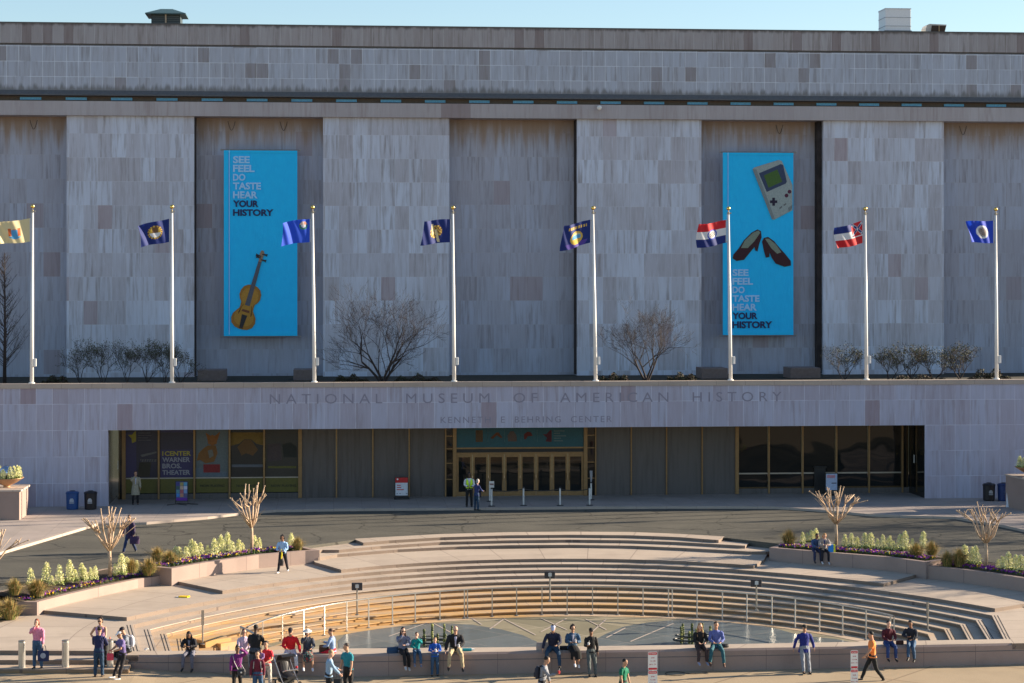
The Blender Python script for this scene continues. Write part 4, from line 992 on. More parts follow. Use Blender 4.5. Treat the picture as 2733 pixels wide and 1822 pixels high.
for name, conv, z, pts in (
    ('lower left', za, -.36, ((180, 1000), (262, 990), (300, 1002), (345, 998), (405, 985), (440, 982), (470, 976), (497, 978), (525, 972), (550, 970), (672, 944), (705, 942), (738, 930), (790, 922))),
    ('upper left', za, .0, ((1015, 850), (1042, 852), (1075, 853), (1108, 846), (1135, 846), (1165, 838), (1205, 836), (1240, 833), (1285, 826), (1312, 818), (1345, 825), (1382, 815), (1408, 812), (1478, 798), (1502, 800), (1688, 778))),
    ('upper right', zc, .0, ((712, 764), (742, 752), (765, 752), (790, 750), (960, 784), (1000, 786), (1032, 784), (1075, 788), (1107, 788), (1148, 794), (1185, 796), (1215, 798), (1240, 800), (1275, 802), (1310, 803), (1350, 790), (1408, 788))),
    ('lower right', zc, -.18, ((1655, 878), (1700, 882), (1725, 886), (1848, 908), (1880, 914), (1910, 918), (1955, 922), (1980, 926), (2010, 930)))):
    for i, q in enumerate(pts):
        mk_spire(soilU(name[:5] + ('L' if 'left' in name else 'R'), *conv(*q)), random.uniform(.68, 1.3), '%s cream leafy spire from the left in the %s planter' % (ords[i], name))
for conv, z, x, y, w_, h_, lab in ((za, -.36, 85, 1058, 1.15, 1.0, 'golden grass tuft at the left end of the lower left planter'), (za, -.36, 215, 1064, 1.5, 1.0, 'wide golden grass tuft second from the left in the lower left planter'),
    (za, -.36, 765, 930, 1.0, .9, 'golden grass tuft behind the green one at the right end of the lower left planter'), (za, -.36, 862, 944, 1.3, 1.1, 'round green grass tuft at the right end of the lower left planter'),
    (za, .0, 912, 868, 1.1, 1.0, 'rear golden grass tuft at the left end of the upper left planter'), (za, .0, 985, 884, 1.35, .95, 'front wide grass tuft at the left end of the upper left planter'),
    (za, .0, 1725, 804, 1.0, 1.0, 'golden grass tuft at the right end of the upper left planter, behind the walking woman'), (za, -.80, 55, 1200, 1.5, 1.25, 'big loose green grass tuft at the left edge of the photo'), (za, -.80, -25, 1185, 1.4, 1.1, 'grass tuft cut by the left edge of the photo, behind the flowers'),
    (zc, .0, 635, 778, 1.2, 1.2, 'tall brown grass tuft at the left end of the upper right planter'), (zc, .0, 1372, 846, 1.2, 1.05, 'dark green grass tuft at the right end of the upper right planter'), (zc, .0, 1462, 834, 1.1, 1.05, 'golden grass tuft at the very corner of the upper right planter'),
    (zc, -.18, 1552, 897, 1.1, 1.05, 'dark grass tuft at the left end of the lower right planter'), (zc, -.18, 1622, 892, 1.2, 1.2, 'brown grass tuft beside the first spires of the lower right planter')):
    mk_tuft(soilU(('lower' if 'lower' in lab else 'upper') + ('L' if 'left' in lab.replace('left end', '') or conv is za else 'R'), *conv(x, y)) if z > -.8 else U(*conv(x, y), z), w_, h_, lab)
# pansies: nobody could count them
def pansies(pts, z, width, name, n, cols):
    mb = MB(); P = [U(x, y, z) for x, y in pts]; random.seed(len(name))
    seg = [(P[i + 1] - P[i]).length for i in range(len(P) - 1)]; tot = sum(seg)
    for _ in range(n):
        t = random.uniform(0, tot); i = 0
        while t > seg[i] and i < len(seg) - 1: t -= seg[i]; i += 1
        p = outward(P[i].lerp(P[i + 1], t / seg[i]), random.uniform(.32, .32 + width)); p.z = z
        for k in range(4): leaf_quad(mb, p + Vector((random.gauss(0, .03), random.gauss(0, .03), random.uniform(.01, .09))), .06, 0, (0, 0, 1))
        if random.random() < .34:
            mi = random.choices((1, 2, 3, 4), cols)[0]; q = p + Vector((random.gauss(0, .02), random.gauss(0, .02) - .01, random.uniform(.09, .14)))
            for k in range(4): leaf_quad(mb, q, .078, mi)
    o = mb.build(name, [M['green'], M['purple'], M['violet'], M['yellow'], M['cream']]); tag(o, kind='stuff')
pansies([za(*q) for q in ((215, 1100), (400, 1053), (600, 1008), (800, 966), (992, 939))], -.35, 1.0, 'pansy_bed', 2400, (4, 2, 2.2, 1))
pansies([za(*q) for q in ((995, 905), (1200, 869), (1500, 826), (1770, 803))], -.01, .9, 'pansy_bed', 1500, (3.4, 2, 2, .8))
pansies([zc(*q) for q in ((560, 790), (700, 799), (900, 815), (1200, 838), (1400, 866))], -.01, .8, 'pansy_bed', 1500, (3.4, 1, 1.5, .5))
pansies([zc(*q) for q in ((1480, 894), (1600, 906), (1800, 932), (1998, 962), (2100, 980))], -.19, .9, 'pansy_bed', 1300, (5, 1, .6, .3))
mb = MB(); P = [U(*za(*q), ZT + .02) for q in ((-300, 1240), (10, 1214), (125, 1172), (110, 1085), (-300, 1060))]; mb.prism([(p.x, p.y) for p in P], ZT - .1, ZT + .02)
tag(mb.build('flower_bed_soil', M['soil']), kind='structure')
pansies([za(*q) for q in ((40, 1212), (-300, 1236))], ZT + .03, .5, 'pansy_bed', 260, (3, 1, 2, 1.5))

# ================================================================== TREES
def pollard(p, h, spread, seed, label):
    """a young tree cut back to knuckles: trunk, then a vase of stiff knobbly rods"""
    random.seed(seed); r = empty('pollarded_tree', p, 0, label, 'tree', 'pollarded trees in the planters')
    fork = h * .33; mb = MB()
    mb.tube([(0, 0, -.05), (.02, 0, fork * .5), (-.01, 0, fork)], [.085, .068, .075], 10); mb.build('trunk', M['bark'], r, smooth=True)
    mb = MB()
    for i in range(9):
        th = 2 * math.pi * i / 9 + random.uniform(-.3, .3); out = random.uniform(.45, 1.35) * spread
        a = Vector((0, 0, fork - .02)); d = Vector((math.cos(th), math.sin(th) * .9, 0))
        b = a + d * out * .30 + Vector((0, 0, h * random.uniform(.10, .16))); c = a + d * out * .52 + Vector((0, 0, h * random.uniform(.26, .34)))
        mb.tube([a, b, c], [.05, .042, .034], 7)
        for k in range(random.choice((2, 3, 3))):
            e = c + d * out * random.uniform(.02, .6) + Vector((random.gauss(0, .13), random.gauss(0, .12), h * random.uniform(.12, .38)))
            e.z = min(e.z, h * (1.0 - .28 * (out / spread - .3)))
            m_ = c.lerp(e, .5) + Vector((random.gauss(0, .03), random.gauss(0, .03), 0))
            mb.tube([c, m_, e], [.032, .024, .021], 6); mb.ball(e, .034, 6)
            if random.random() < .6:
                f_ = m_ + Vector((random.gauss(0, .13), random.gauss(0, .1), random.uniform(.12, .3))); mb.tube([m_, f_], [.02, .013], 5); mb.ball(f_, .022, 6)
            if random.random() < .35: mb.ball(m_ + Vector((random.uniform(-.03, .03), 0, 0)), .036, 6)
    for i in range(5):      # thin side whips
        th = random.uniform(0, 6.28); a = Vector((0, 0, fork + h * .08)); d = Vector((math.cos(th), math.sin(th), 0))
        e = a + d * spread * random.uniform(.8, 1.15) + Vector((0, 0, h * random.uniform(.18, .36))); mb.tube([a, a.lerp(e, .5) + Vector((0, 0, -.04)), e], [.018, .011, .007], 5)
    mb.build('crown', M['bark'], r, smooth=True)
pollard(soilU('lowerL', *za(635, 942)), 3.0, 1.0, 21, 'pollarded tree in the lower left planter, with the walker in a purple coat behind it')
pollard(U(*za(1458, 802), 0), 3.15, 1.15, 22, 'pollarded tree in the upper left planter, in front of the theatre posters')
pollard(U(*zc(908, 768), 0), 2.9, 1.2, 23, 'pollarded tree in the upper right planter, in front of the pale board')
pollard(soilU('lowerR', *zc(1778, 892)), 3.0, 1.0, 24, 'pollarded tree in the lower right planter, nearest the right edge')
pollard(U(*za(-70, 1060), -.4), 3.0, 1.1, 25, 'pollarded tree mostly outside the left edge, only its twig tips in view')

def bare(p, h, wd, seed, mat, label, cat, group, stems=4, levels=5, leaf=None, droop=0.0, name='bare_tree', r0=.11, upright=.75, nleaf=0, dense=3, minr=.0055):
    random.seed(seed); r = empty(name, p, 0, label, cat, group); tr, cr, lf = MB(), MB(), MB()
    def grow(a, d, L_, rad, lev):
        n = 3; pts = [a]; dd = d.copy()
        for i in range(n):
            dd = (dd + Vector((random.gauss(0, .13), random.gauss(0, .13), random.gauss(0, .06) + .06 * (upright - .5)))).normalized(); pts.append(pts[-1] + dd * L_ / n)
        k = [max(minr, rad * (1 - .4 * i / n)) for i in range(n + 1)]
        (tr if lev == 0 else cr).tube(pts, k, 6 if lev < 2 else (4 if lev < 3 else 3), cap=False)
        if lev >= levels:
            if nleaf:
                for _ in range(nleaf): leaf_quad(lf, pts[-1] + Vector((random.gauss(0, .12), random.gauss(0, .12), random.gauss(0, .06))), random.uniform(.04, .08))
            return
        m = (dense if lev < 4 else 2) if lev > 0 else dense + 1
        for j in range(m):
            t = random.uniform(.35, 1.0) if j else 1.0; q = pts[min(n, max(1, int(round(t * n))))]
            sd = Vector((random.gauss(0, 1), random.gauss(0, .9), random.gauss(0, .45) + .2)).normalized()
            nd = (dd * .95 + sd * random.uniform(.5, .95)).normalized(); nd.z += .05 - droop; nd.normalize()
            grow(q, nd, L_ * random.uniform(.62, .82), k[-1] * random.uniform(.6, .8), lev + 1)
    for s_ in range(stems):
        th = 2 * math.pi * s_ / stems + random.uniform(-.5, .5); tilt = random.uniform(.25, .85) * (wd / h) * 1.4 if stems > 1 else .03
        d = Vector((math.cos(th) * tilt, math.sin(th) * tilt * .7, 1)).normalized()
        grow(Vector((random.gauss(0, .05), random.gauss(0, .05), 0)), d, h * (.34 if levels > 3 else .42), r0, 0)
    allv = tr.v + cr.v; mz = max(v[2] for v in allv); xs_ = sorted(v[0] for v in allv); mxw = (xs_[int(len(xs_) * .985)] - xs_[int(len(xs_) * .015)])
    fz, fx = h / mz, wd / mxw; xm = (xs_[int(len(xs_) * .985)] + xs_[int(len(xs_) * .015)]) / 2
    for m_ in (tr, cr, lf): m_.v = [((x - xm * min(1, z / mz)) * fx, y * fx, z * fz) for x, y, z in m_.v]
    tr.build('trunk', mat, r, smooth=True); cr.build('crown', mat, r)
    if nleaf: lf.build('leaves', leaf, r)
g = 'bare trees on the podium'
YT = 113.6
bare((XA(1023, YT), YT, 6.35), 6.1, 5.9, 31, M['darkbark'], 'large spreading bare tree on the podium, between two flagpoles left of centre', 'tree', g, 5, 6, r0=.095, upright=.5, dense=3)
bare((XA(1725, YT), YT, 6.35), 5.1, 4.5, 38, M['darkbark'], 'smaller compact bare tree on the podium left of the shoe banner', 'tree', g, 4, 6, r0=.085, dense=3)
# slim tree at the left edge: one leader with fine ascending side branches
random.seed(4); r = empty('bare_tree', (XA(12, 115), 115, 6.35), 0, 'tall slim bare tree at the left edge of the podium', 'tree', g)
mb = MB(); mb.tube([(0, 0, 0), (.03, 0, 3), (0, 0, 7.3)], [.11, .07, .012], 8); mb.build('trunk', M['darkbark'], r, smooth=True)
mb = MB()
for i in range(110):
    z = .9 + 6.1 * (i / 110) ** 1.05; L_ = (1.75 * (1 - z / 7.6) + .1) * random.uniform(.55, 1.1); th = random.uniform(0, 6.28); d = Vector((math.cos(th), math.sin(th), .85))
    a = Vector((0, 0, z)); b = a + d * L_ * .55 + Vector((0, 0, .04)); c = b + (d + Vector((0, 0, .5))) * L_ * .45; mb.tube([a, b, c], [.018, .011, .004], 4, cap=False)
    for k in range(4):
        q = a.lerp(c, random.uniform(.35, .9)); e = q + Vector((random.gauss(0, .16), random.gauss(0, .16), random.uniform(.1, .35))); mb.tube([q, e], [.007, .003], 3, cap=False)
mb.build('crown', M['darkbark'], r)
g = 'small twiggy shrubs on the podium'
for i, (px, h_, wd, lab) in enumerate(((215, 2.55, 1.9, 'leftmost twiggy shrub in front of the left pilaster'), (275, 2.5, 1.9, 'second twiggy shrub from the left on the podium, beside the leftmost'), (340, 2.45, 1.6, 'twiggy shrub midway along the left pilaster'),
    (392, 2.6, 1.8, 'twiggy shrub just left of the second flagpole'), (440, 2.4, 1.6, 'twiggy shrub behind the second flagpole'), (480, 2.4, 1.8, 'twiggy shrub at the right edge of the left pilaster'),
    (2255, 2.2, 1.9, 'twiggy shrub left of the flagpole at the right pilaster'), (2375, 2.1, 1.8, 'twiggy shrub just right of the flagpole at the right pilaster'), (2430, 2.2, 2.0, 'twiggy shrub in the middle of the right row'), (2490, 2.1, 2.0, 'twiggy shrub at the right edge of the right pilaster'), (2560, 2.3, 2.3, 'widest twiggy shrub, at the right end of the right row'))):
    bare((XA(px, 115.5), 115.5, 6.35), h_, wd, 50 + i, M['darkbark'], lab, 'shrub', g, 3, 4, M['olive'], name='twiggy_shrub', r0=.032, nleaf=3, dense=3)
g = 'low brown shrubs on the podium'
for i, (px, wd, hh, lab) in enumerate(((935, 2.2, .62, 'low dark shrub left of the large bare tree'), (1112, 2.9, .6, 'long low shrub right of the large bare tree'), (1640, 1.9, .62, 'low dark shrub left of the smaller bare tree'), (1822, 1.9, .62, 'low dark shrub right of the smaller bare tree'),
    (150, 1.7, .62, 'low dark shrub between the slim tree and the left pilaster'), (2640, 2.6, .8, 'brown grassy shrub at the right edge of the podium'), (2450, 3.5, .45, 'long low green mound under the right row of twiggy shrubs'))):
    random.seed(70 + i); mb = MB()
    for k in range(1500):
        x = random.uniform(-1, 1); env = math.sqrt(max(0, 1 - x * x)) * (.8 + .25 * math.sin(x * 9 + i)); z = random.random() ** .7 * env * hh
        leaf_quad(mb, (x * wd / 2, random.uniform(-.45, .45) * env, z), random.uniform(.05, .11), random.randrange(2), (0, 0, .6))
    o = mb.build('low_shrub', [col((.045, .028, .022)), col((.04, .045, .02))], loc=(XA(px, 113.4), 113.4, 6.35)); tag(o, lab, 'shrub', g)
# trees beyond the right edge whose shadows stripe the driveway
g = 'bare street trees beyond the right edge'
for i, (x, y, h_) in enumerate(((42, 94, 8.5), (43, 100, 9), (46, 105, 10), (50, 98, 11), (54, 104, 12), (42, 88, 8), (52, 92, 11), (60, 108, 13), (48, 110.0, 9))):
    bare((x, y, 0), h_, h_ * .72, 90 + i, M['darkbark'], 'street tree outside the right edge whose shadow falls across the driveway', 'tree', g, 1, 5, M['olive'], r0=.2, dense=4 if i % 2 else 3, nleaf=3 if i % 2 == 0 else 1, name='street_tree')
# ================================================================== PEOPLE
_tmp = {}
def remeshed(mb, name, mats, parent, voxel=.011, smooth_it=2, fold=0.0):
    me = bpy.data.meshes.new('t'); me.from_pydata(mb.v, [], mb.f); me.update(); o = bpy.data.objects.new('t', me); C.objects.link(o)
    m = o.modifiers.new('r', 'REMESH'); m.mode = 'VOXEL'; m.voxel_size = voxel
    s = o.modifiers.new('s', 'SMOOTH'); s.factor = .5; s.iterations = smooth_it
    me2 = evalmesh(o, name); C.objects.unlink(o); bpy.data.objects.remove(o); bpy.data.meshes.remove(me)
    if fold:         # cloth folds
        n_ = len(me2.vertices); co = np.empty(n_ * 3); me2.vertices.foreach_get('co', co); no = np.empty(n_ * 3)
        me2.vertex_normals.foreach_get('vector', no); c = co.reshape(-1, 3); no = no.reshape(-1, 3); s_ = parent.location.x * 3.1
        wob = c + .05 * np.sin(c[:, [1, 2, 0]] * 13 + s_)
        f_ = np.sin(wob[:, 0] * 34 + wob[:, 2] * 9 + s_) * np.sin(wob[:, 2] * 17 + wob[:, 1] * 21 + s_) + .6 * np.sin(wob[:, 0] * 61 - wob[:, 2] * 24 + wob[:, 1] * 50)
        c = c + no * (f_ * fold * .32)[:, None]; me2.vertices.foreach_set('co', c.ravel()); me2.update()
    me2.materials.clear(); me2.materials.append(mats)
    me2.polygons.foreach_set('use_smooth', [True] * len(me2.polygons))
    o2 = bpy.data.objects.new(name, me2); C.objects.link(o2); o2.parent = parent; return o2
def sect(mb, secs, n=14, latd=Vector((1, 0, 0))):
    """closed loft through (centre, half-width, half-depth)"""
    o = len(mb.v); N = len(secs); cs = [Vector(s[0]) for s in secs]
    for i, (c, rx, ry) in enumerate(secs):
        t = (cs[min(i + 1, N - 1)] - cs[max(i - 1, 0)]).normalized(); a = (latd - t * latd.dot(t)); a = a.normalized() if a.length > .1 else Vector((0, 1, 0)); b = t.cross(a)
        for k in range(n):
            th = 2 * math.pi * k / n; mb.v.append(tuple(Vector(c) + a * math.cos(th) * rx + b * math.sin(th) * ry))
    for i in range(N - 1):
        for k in range(n): mb.f.append((o + i * n + k, o + i * n + (k + 1) % n, o + (i + 1) * n + (k + 1) % n, o + (i + 1) * n + k))
    mb.f.append(tuple(o + k for k in range(n - 1, -1, -1))); e = o + (N - 1) * n; mb.f.append(tuple(e + k for k in range(n)))
def dvec(pitch, out, s):          # 0 = straight down, 90 = straight forward (-Y)
    p, q = R(pitch), R(out); return Vector((s * math.sin(q), -math.sin(p) * math.cos(q), -math.cos(p) * math.cos(q)))
SK = dict(light=(.62, .36, .26), tan=(.45, .25, .16), brown=(.22, .11, .065), dark=(.075, .04, .026))
ARM = dict(down=((4, 9), (14, 3)), lap=((22, 12), (72, -32)), phone=((28, 14), (95, -38)), mouth=((38, 16), (150, -28)), brow=((95, 30), (165, -35)), back=((-28, 10), (5, 4)), fwd=((28, 8), (45, -4)), rest=((12, 22), (30, 10)), hip=((-5, 35), (25, -38)), hold=((30, 10), (100, -12)), cross=((30, 14), (88, -60)), side=((-10, 26), (0, 12)))
def person(p, face, label, h=1.7, pose='stand', arms=('down', 'down'), top=(.1, .1, .1), tl=.0, sleeve='long', low=(.03, .05, .12), skirt=False, shoe=(.02, .02, .02), skin='light', hair=('short', (.03, .02, .015)),
           hat=None, lean=4, head=8, build=1.0, coat=None, under=None, turn=0, shades=False, legs=None, group='people round the amphitheatre', hood=False, pattern=None):
    k = h / 1.75; r = empty('person', p, R(face), label, 'person', group)
    V3 = lambda x, y, z: Vector((x * k, y * k, z * k))
    LEG = dict(stand=((3, 4, 4), (-2, 0, 4)), walk=((27, 4, 2), (-14, 22, 2)), wait=((8, 12, 6), (-1, 0, 5)), sit=((80, 74, 9), (76, 78, 8)), sit_apart=((78, 74, 16), (74, 66, 14)), sit_cross=((80, 60, -10), (72, 84, 10)), prop=((24, 4, 3), (14, -2, 5)), perch=((45, 32, 6), (38, 34, 6)))
    lg = legs or LEG[pose]; sit = pose.startswith('sit')
    hipz = .10 if sit else .93
    def legpts(i):
        s = (-1, 1)[i]; th, kn, ou = lg[i]; H_ = Vector((s * .09, 0, 0)) * k
        T = dvec(th, ou, s) * .43 * k; S = dvec(th - kn, ou * .4, s) * .42 * k; return H_, T, S
    if not sit: hipz = max(-(lp[1] + lp[2]).z for lp in (legpts(0), legpts(1))) / k + .075
    hip = V3(0, 0, hipz); up = Vector((0, -math.sin(R(lean)), math.cos(R(lean)))); fwd_ = Vector((0, -math.cos(R(lean)), -math.sin(R(lean))))
    tp = lambda a, f=0: hip + up * a * k + fwd_ * f * k
    neck = tp(.56); bw = build
    hp = head + lean; hup = Vector((0, -math.sin(R(hp)), math.cos(R(hp)))); hrot = Matrix.Rotation(R(turn), 3, 'Z') @ Matrix.Rotation(R(hp), 3, 'X')
    hc = neck + hup * .155 * k + hrot @ Vector((0, -.015 * k, 0))
    B = MB()
    # torso
    TS = [(-.09, .13, .10), (0, .165, .115), (.12, .135, .10), (.26, .15, .108), (.40, .175, .115), (.48, .165, .092), (.535, .085, .07)]
    sect(B, [(tp(a), rx * k * bw, ry * k * bw) for a, rx, ry in TS])
    sect(B, [(tp(.50), .06 * k, .06 * k), (neck, .053 * k, .056 * k), (hc + hrot @ Vector((0, .01, -.06)) * k, .052 * k, .058 * k)])
    # head: skull, face, jaw, nose, ears
    sect(B, [(hc + hrot @ Vector((0, y, z)) * k, a * k, b * k) for z, y, a, b in ((-.115, -.045, .028, .03), (-.10, -.04, .045, .05), (-.06, -.022, .060, .073), (0, -.005, .072, .090), (.05, .004, .075, .095), (.09, .006, .062, .08), (.118, .008, .03, .042))])
    B.tube([hc + hrot @ Vector((0, -.085, .02)) * k, hc + hrot @ Vector((0, -.112, -.022)) * k, hc + hrot @ Vector((0, -.092, -.03)) * k], [.010 * k, .017 * k, .012 * k], 6)
    for s in (-1, 1): B.ball(hc + hrot @ Vector((s * .074, .008, 0)) * k, .026 * k, 6, sc=(.5, .8, 1.2))
    # arms
    J = {}
    for i, s in enumerate((-1, 1)):
        (a1, o1_), (a2, o2_) = ARM[arms[i]]
        sh = tp(.465) + Vector((s * .185 * k * (.5 + .5 * bw), 0, 0)); el = sh + dvec(a1 + lean, o1_, s) * .285 * k; wr = el + dvec(a2, o2_, s) * .245 * k
        if arms[i] == 'mouth': wr = hc + hrot @ Vector((s * .02, -.13, -.10)) * k; el = (sh + wr) / 2 + Vector((s * .10, -.06, -.17)) * k
        if arms[i] == 'brow': wr = hc + hrot @ Vector((s * .08, -.13, .06)) * k; el = (sh + wr) / 2 + Vector((s * .19, -.04, -.03)) * k
        J[i] = (sh, el, wr)
        B.tube([sh + Vector((-s * .03, 0, .01)) * k, sh.lerp(el, .25), el, el.lerp(wr, .3), wr], [.052 * k, .05 * k, .040 * k, .042 * k, .028 * k], 10)
        # hand: palm, four curled fingers, thumb from the side of the palm
        d = (wr - el).normalized(); side = d.cross(Vector((0, 0, 1)) if abs(d.z) < .9 else Vector((0, -1, 0))).normalized(); 
        nrm = side.cross(d).normalized(); 
        if abs(d.z) > .7: nrm, side = Vector((-s, 0, 0)), d.cross(Vector((-s, 0, 0))).normalized()
        sect(B, [(wr - d * .01 * k, .024 * k, .02 * k), (wr + d * .03 * k, .036 * k, .016 * k), (wr + d * .08 * k, .040 * k, .014 * k)], 8, side)
        curl = .35 if arms[i] in ('down', 'side', 'back', 'rest') else .9
        for f_ in range(4):
            b0 = wr + d * .075 * k + side * (f_ - 1.5) * .019 * k; L_ = (.036, .041, .038, .030)[f_] * k
            e1 = b0 + (d + nrm * curl * .4).normalized() * L_; e2 = e1 + (d * (1 - curl * .6) + nrm * curl).normalized() * L_ * .8
            B.tube([b0, e1, e2], [.0095 * k, .009 * k, .0075 * k], 6)
        tb = wr + d * .025 * k + side * .033 * k; B.tube([tb, tb + (d * .6 + side * .7).normalized() * .035 * k, tb + (d * 1.5 + side * .8 + nrm * .7).normalized() * .06 * k], [.012 * k, .011 * k, .009 * k], 6)
    # legs
    LG = {}
    for i, s in enumerate((-1, 1)):
        th, kn, ou = lg[i]; _, T, S = legpts(i); H_ = hip + Vector((s * .085 * k, 0, -.02 * k)); K_ = H_ + T; A_ = K_ + S; LG[i] = (H_, K_, A_)
        B.tube([H_, H_.lerp(K_, .4), K_, K_.lerp(A_, .3), A_], [.085 * k * bw, .075 * k * bw, .055 * k, .052 * k, .036 * k], 10)
    foot = {}
    for i in (0, 1):
        H_, K_, A_ = LG[i]; ft = R(max(-8, min(12, (lg[i][0] - lg[i][1])))) ; fd = Vector((0, -math.cos(ft * .6), math.sin(ft * .6) if not sit else -.25)).normalized()
        if pose == 'walk' and i == 1: fd = Vector((0, -.8, -.6))
        foot[i] = (A_, fd); dn = Vector((0, 0, -1))
        B.tube([A_, A_ + dn * .04 * k, A_ + dn * .045 * k + fd * .12 * k], [.034 * k, .036 * k, .022 * k], 8)
    remeshed(B, 'body', col(SK[skin], .6, .06), r, .0125 * k)
    # clothes -------------------------------------------------------
    g_ = .016 * k
    def shoes():
        for i in (0, 1):
            A_, fd = foot[i]; b = MB(); dn = Vector((0, 0, -1)); ss = A_ + dn * .035 * k
            sect(b, [(ss - fd * .055 * k, .030 * k, .034 * k), (ss - fd * .02 * k, .040 * k, .045 * k), (ss + fd * .06 * k + dn * .012 * k, .044 * k, .034 * k), (ss + fd * .15 * k + dn * .02 * k, .042 * k, .026 * k), (ss + fd * .20 * k + dn * .024 * k, .024 * k, .018 * k)], 10)
            remeshed(b, 'shoe', col(shoe, .6), r, .012 * k)
    shoes()
    b = MB()
    if skirt:
        ln = skirt if isinstance(skirt, float) else .5
        kn = (LG[0][1] + LG[1][1]) / 2; an = (LG[0][2] + LG[1][2]) / 2
        path = [tp(.10), hip + Vector((0, 0, 0)), hip.lerp(kn, .5) + Vector((0, 0, .01)), kn + Vector((0, 0, .03 if sit else 0)) * k, kn.lerp(an, max(0.02, ln))]
        if sit: path[3] = kn + Vector((0, -.02, .0)) * k
        sect(b, [(path[0], .15 * k * bw, .12 * k * bw), (path[1], .19 * k * bw, .14 * k), (path[2], .20 * k * bw, .12 * k), (path[3], .20 * k, .11 * k), (path[4], .21 * k, .12 * k)])
        remeshed(b, 'skirt', pattern or col(low, .85, .35, 22), r, .014 * k)
    else:
        sect(b, [(tp(.10), .145 * k * bw, .115 * k * bw), (tp(0), .178 * k * bw, .130 * k * bw), (tp(-.10), .15 * k * bw, .115 * k * bw)])
        for i in (0, 1):
            H_, K_, A_ = LG[i]; b.tube([H_ + Vector((0, 0, .04)) * k, H_.lerp(K_, .4), K_, K_.lerp(A_, .35), A_ + (A_ - K_).normalized() * .0 * k], [.098 * k * bw, .090 * k * bw, .070 * k, .066 * k, .056 * k], 12)
        remeshed(b, 'trousers', col(low, .85, .2, 18), r, .014 * k, fold=.016)
    def upper(name, c, gap, length, slv, open_=0, m=None):
        b = MB(); secs = [(tp(a), (rx * bw * k + gap), (ry * bw * k + gap)) for a, rx, ry in TS[1:]]
        if length > 0:
            if sit: secs = [(hip + Vector((0, 0, -.05 * k)), .175 * k * bw + gap, .135 * k + gap)] + secs
            else: secs = [(hip + Vector((0, .0, -length * k)), (.185 + length * .12) * k * bw, (.14 + length * .12) * k)] + secs
        else: secs = [(tp(-.03), .168 * k * bw + gap, .12 * k * bw + gap)] + secs
        if slv == 'none': secs = secs[:-1] + [(tp(.505), .10 * k, .08 * k)]
        sect(b, secs, 16)
        if sit and length > .15:
            kn = (LG[0][1] + LG[1][1]) / 2; sect(b, [(hip, .18 * k * bw, .12 * k), (hip.lerp(kn, min(.9, length * 1.6)), .19 * k, .10 * k)], 14)
        for i, s in enumerate((-1, 1)):
            sh, el, wr = J[i]
            if slv == 'long': b.tube([sh + Vector((-s * .04, 0, .01)) * k, sh.lerp(el, .2), el, el.lerp(wr, .4), wr - (wr - el) * .06], [.064 * k + gap * .6, .060 * k + gap * .6, .050 * k + gap * .6, .047 * k + gap * .6, .038 * k + gap * .6], 12)
            elif slv == 'short': b.tube([sh + Vector((-s * .04, 0, .01)) * k, sh.lerp(el, .25), sh.lerp(el, .68)], [.066 * k + gap * .6, .064 * k + gap * .6, .062 * k + gap * .6], 12)
            elif slv == 'elbow': b.tube([sh + Vector((-s * .04, 0, .01)) * k, sh.lerp(el, .25), el, el.lerp(wr, .3)], [.066 * k, .064 * k, .056 * k, .054 * k], 12)
        sect(b, [(tp(.49), .085 * k + gap, .075 * k + gap), (tp(.545), .062 * k + gap, .064 * k + gap)], 12)
        remeshed(b, name, m or col(c, .85, .16, 16), r, .0135 * k, fold=.017)
    upper('shirt' if not coat else 'undershirt', under if (coat and under) else top, .010 * k, 0 if coat else tl, sleeve if not coat else 'none', m=(pattern if (pattern and not skirt) else None))
    if coat: upper('jacket', coat, .026 * k, tl, 'long')
    if coat and under:      # the open front shows the shirt beneath
        b = MB(); f0_, f1_ = tp(.16, .145 * bw + .004), tp(.50, .115 * bw)
        sect(b, [(f0_, .02 * k, .012 * k), (f0_.lerp(f1_, .6) + fwd_ * .02 * k, .035 * k, .014 * k), (f1_, .05 * k, .02 * k)], 8); remeshed(b, 'shirt_front', col(under, .8), r, .011 * k)
    # hair ------------------------------------------------------------
    st, hcx = hair; b = MB(); hq = lambda x, y, z: hc + hrot @ Vector((x, y, z)) * k
    if st != 'bald':
        b.ball(hq(0, .024, .058), .095 * k, 14, sc=(.88, .98, .88), rot=hrot)
        if st in ('long', 'curly', 'bob', 'bun'):
            b.ball(hq(0, .05, -.01), .092 * k, 12, sc=(.92, .72, 1.05), rot=hrot)
        if st == 'long':
            for s in (-1, 1): b.tube([hq(s * .07, .02, .02), hq(s * .085, .01, -.10), neck + Vector((s * .10, -.03, -.06)) * k, neck + Vector((s * .11, -.08, -.22)) * k], [.035 * k, .036 * k, .036 * k, .02 * k], 8)
            b.tube([hq(0, .07, 0), neck + Vector((0, .07, -.03)) * k, neck + Vector((0, .09, -.25)) * k], [.07 * k, .08 * k, .05 * k], 10)
        if st == 'bob':
            for s in (-1, 1): b.tube([hq(s * .07, .02, .03), hq(s * .082, .01, -.10)], [.032 * k, .03 * k], 8)
        if st == 'curly':
            rs = random.Random(int(h * 1000) + len(label))
            for _ in range(34):
                a_, c_ = rs.uniform(0, 6.28), rs.uniform(-.9, 1.1); q = Vector((math.cos(a_) * .085 * math.sqrt(max(.2, 1 - max(0, c_) ** 2 * .7)), abs(math.sin(a_)) * .085 + .0, .088 * c_ + .03)); b.ball(hq(*q), rs.uniform(.026, .042) * k, 6)
        if st == 'bun': b.ball(hq(0, .06, .125), .05 * k, 10)
        remeshed(b, 'hair', col(hcx, .7, .3, 40), r, .011 * k, 1)
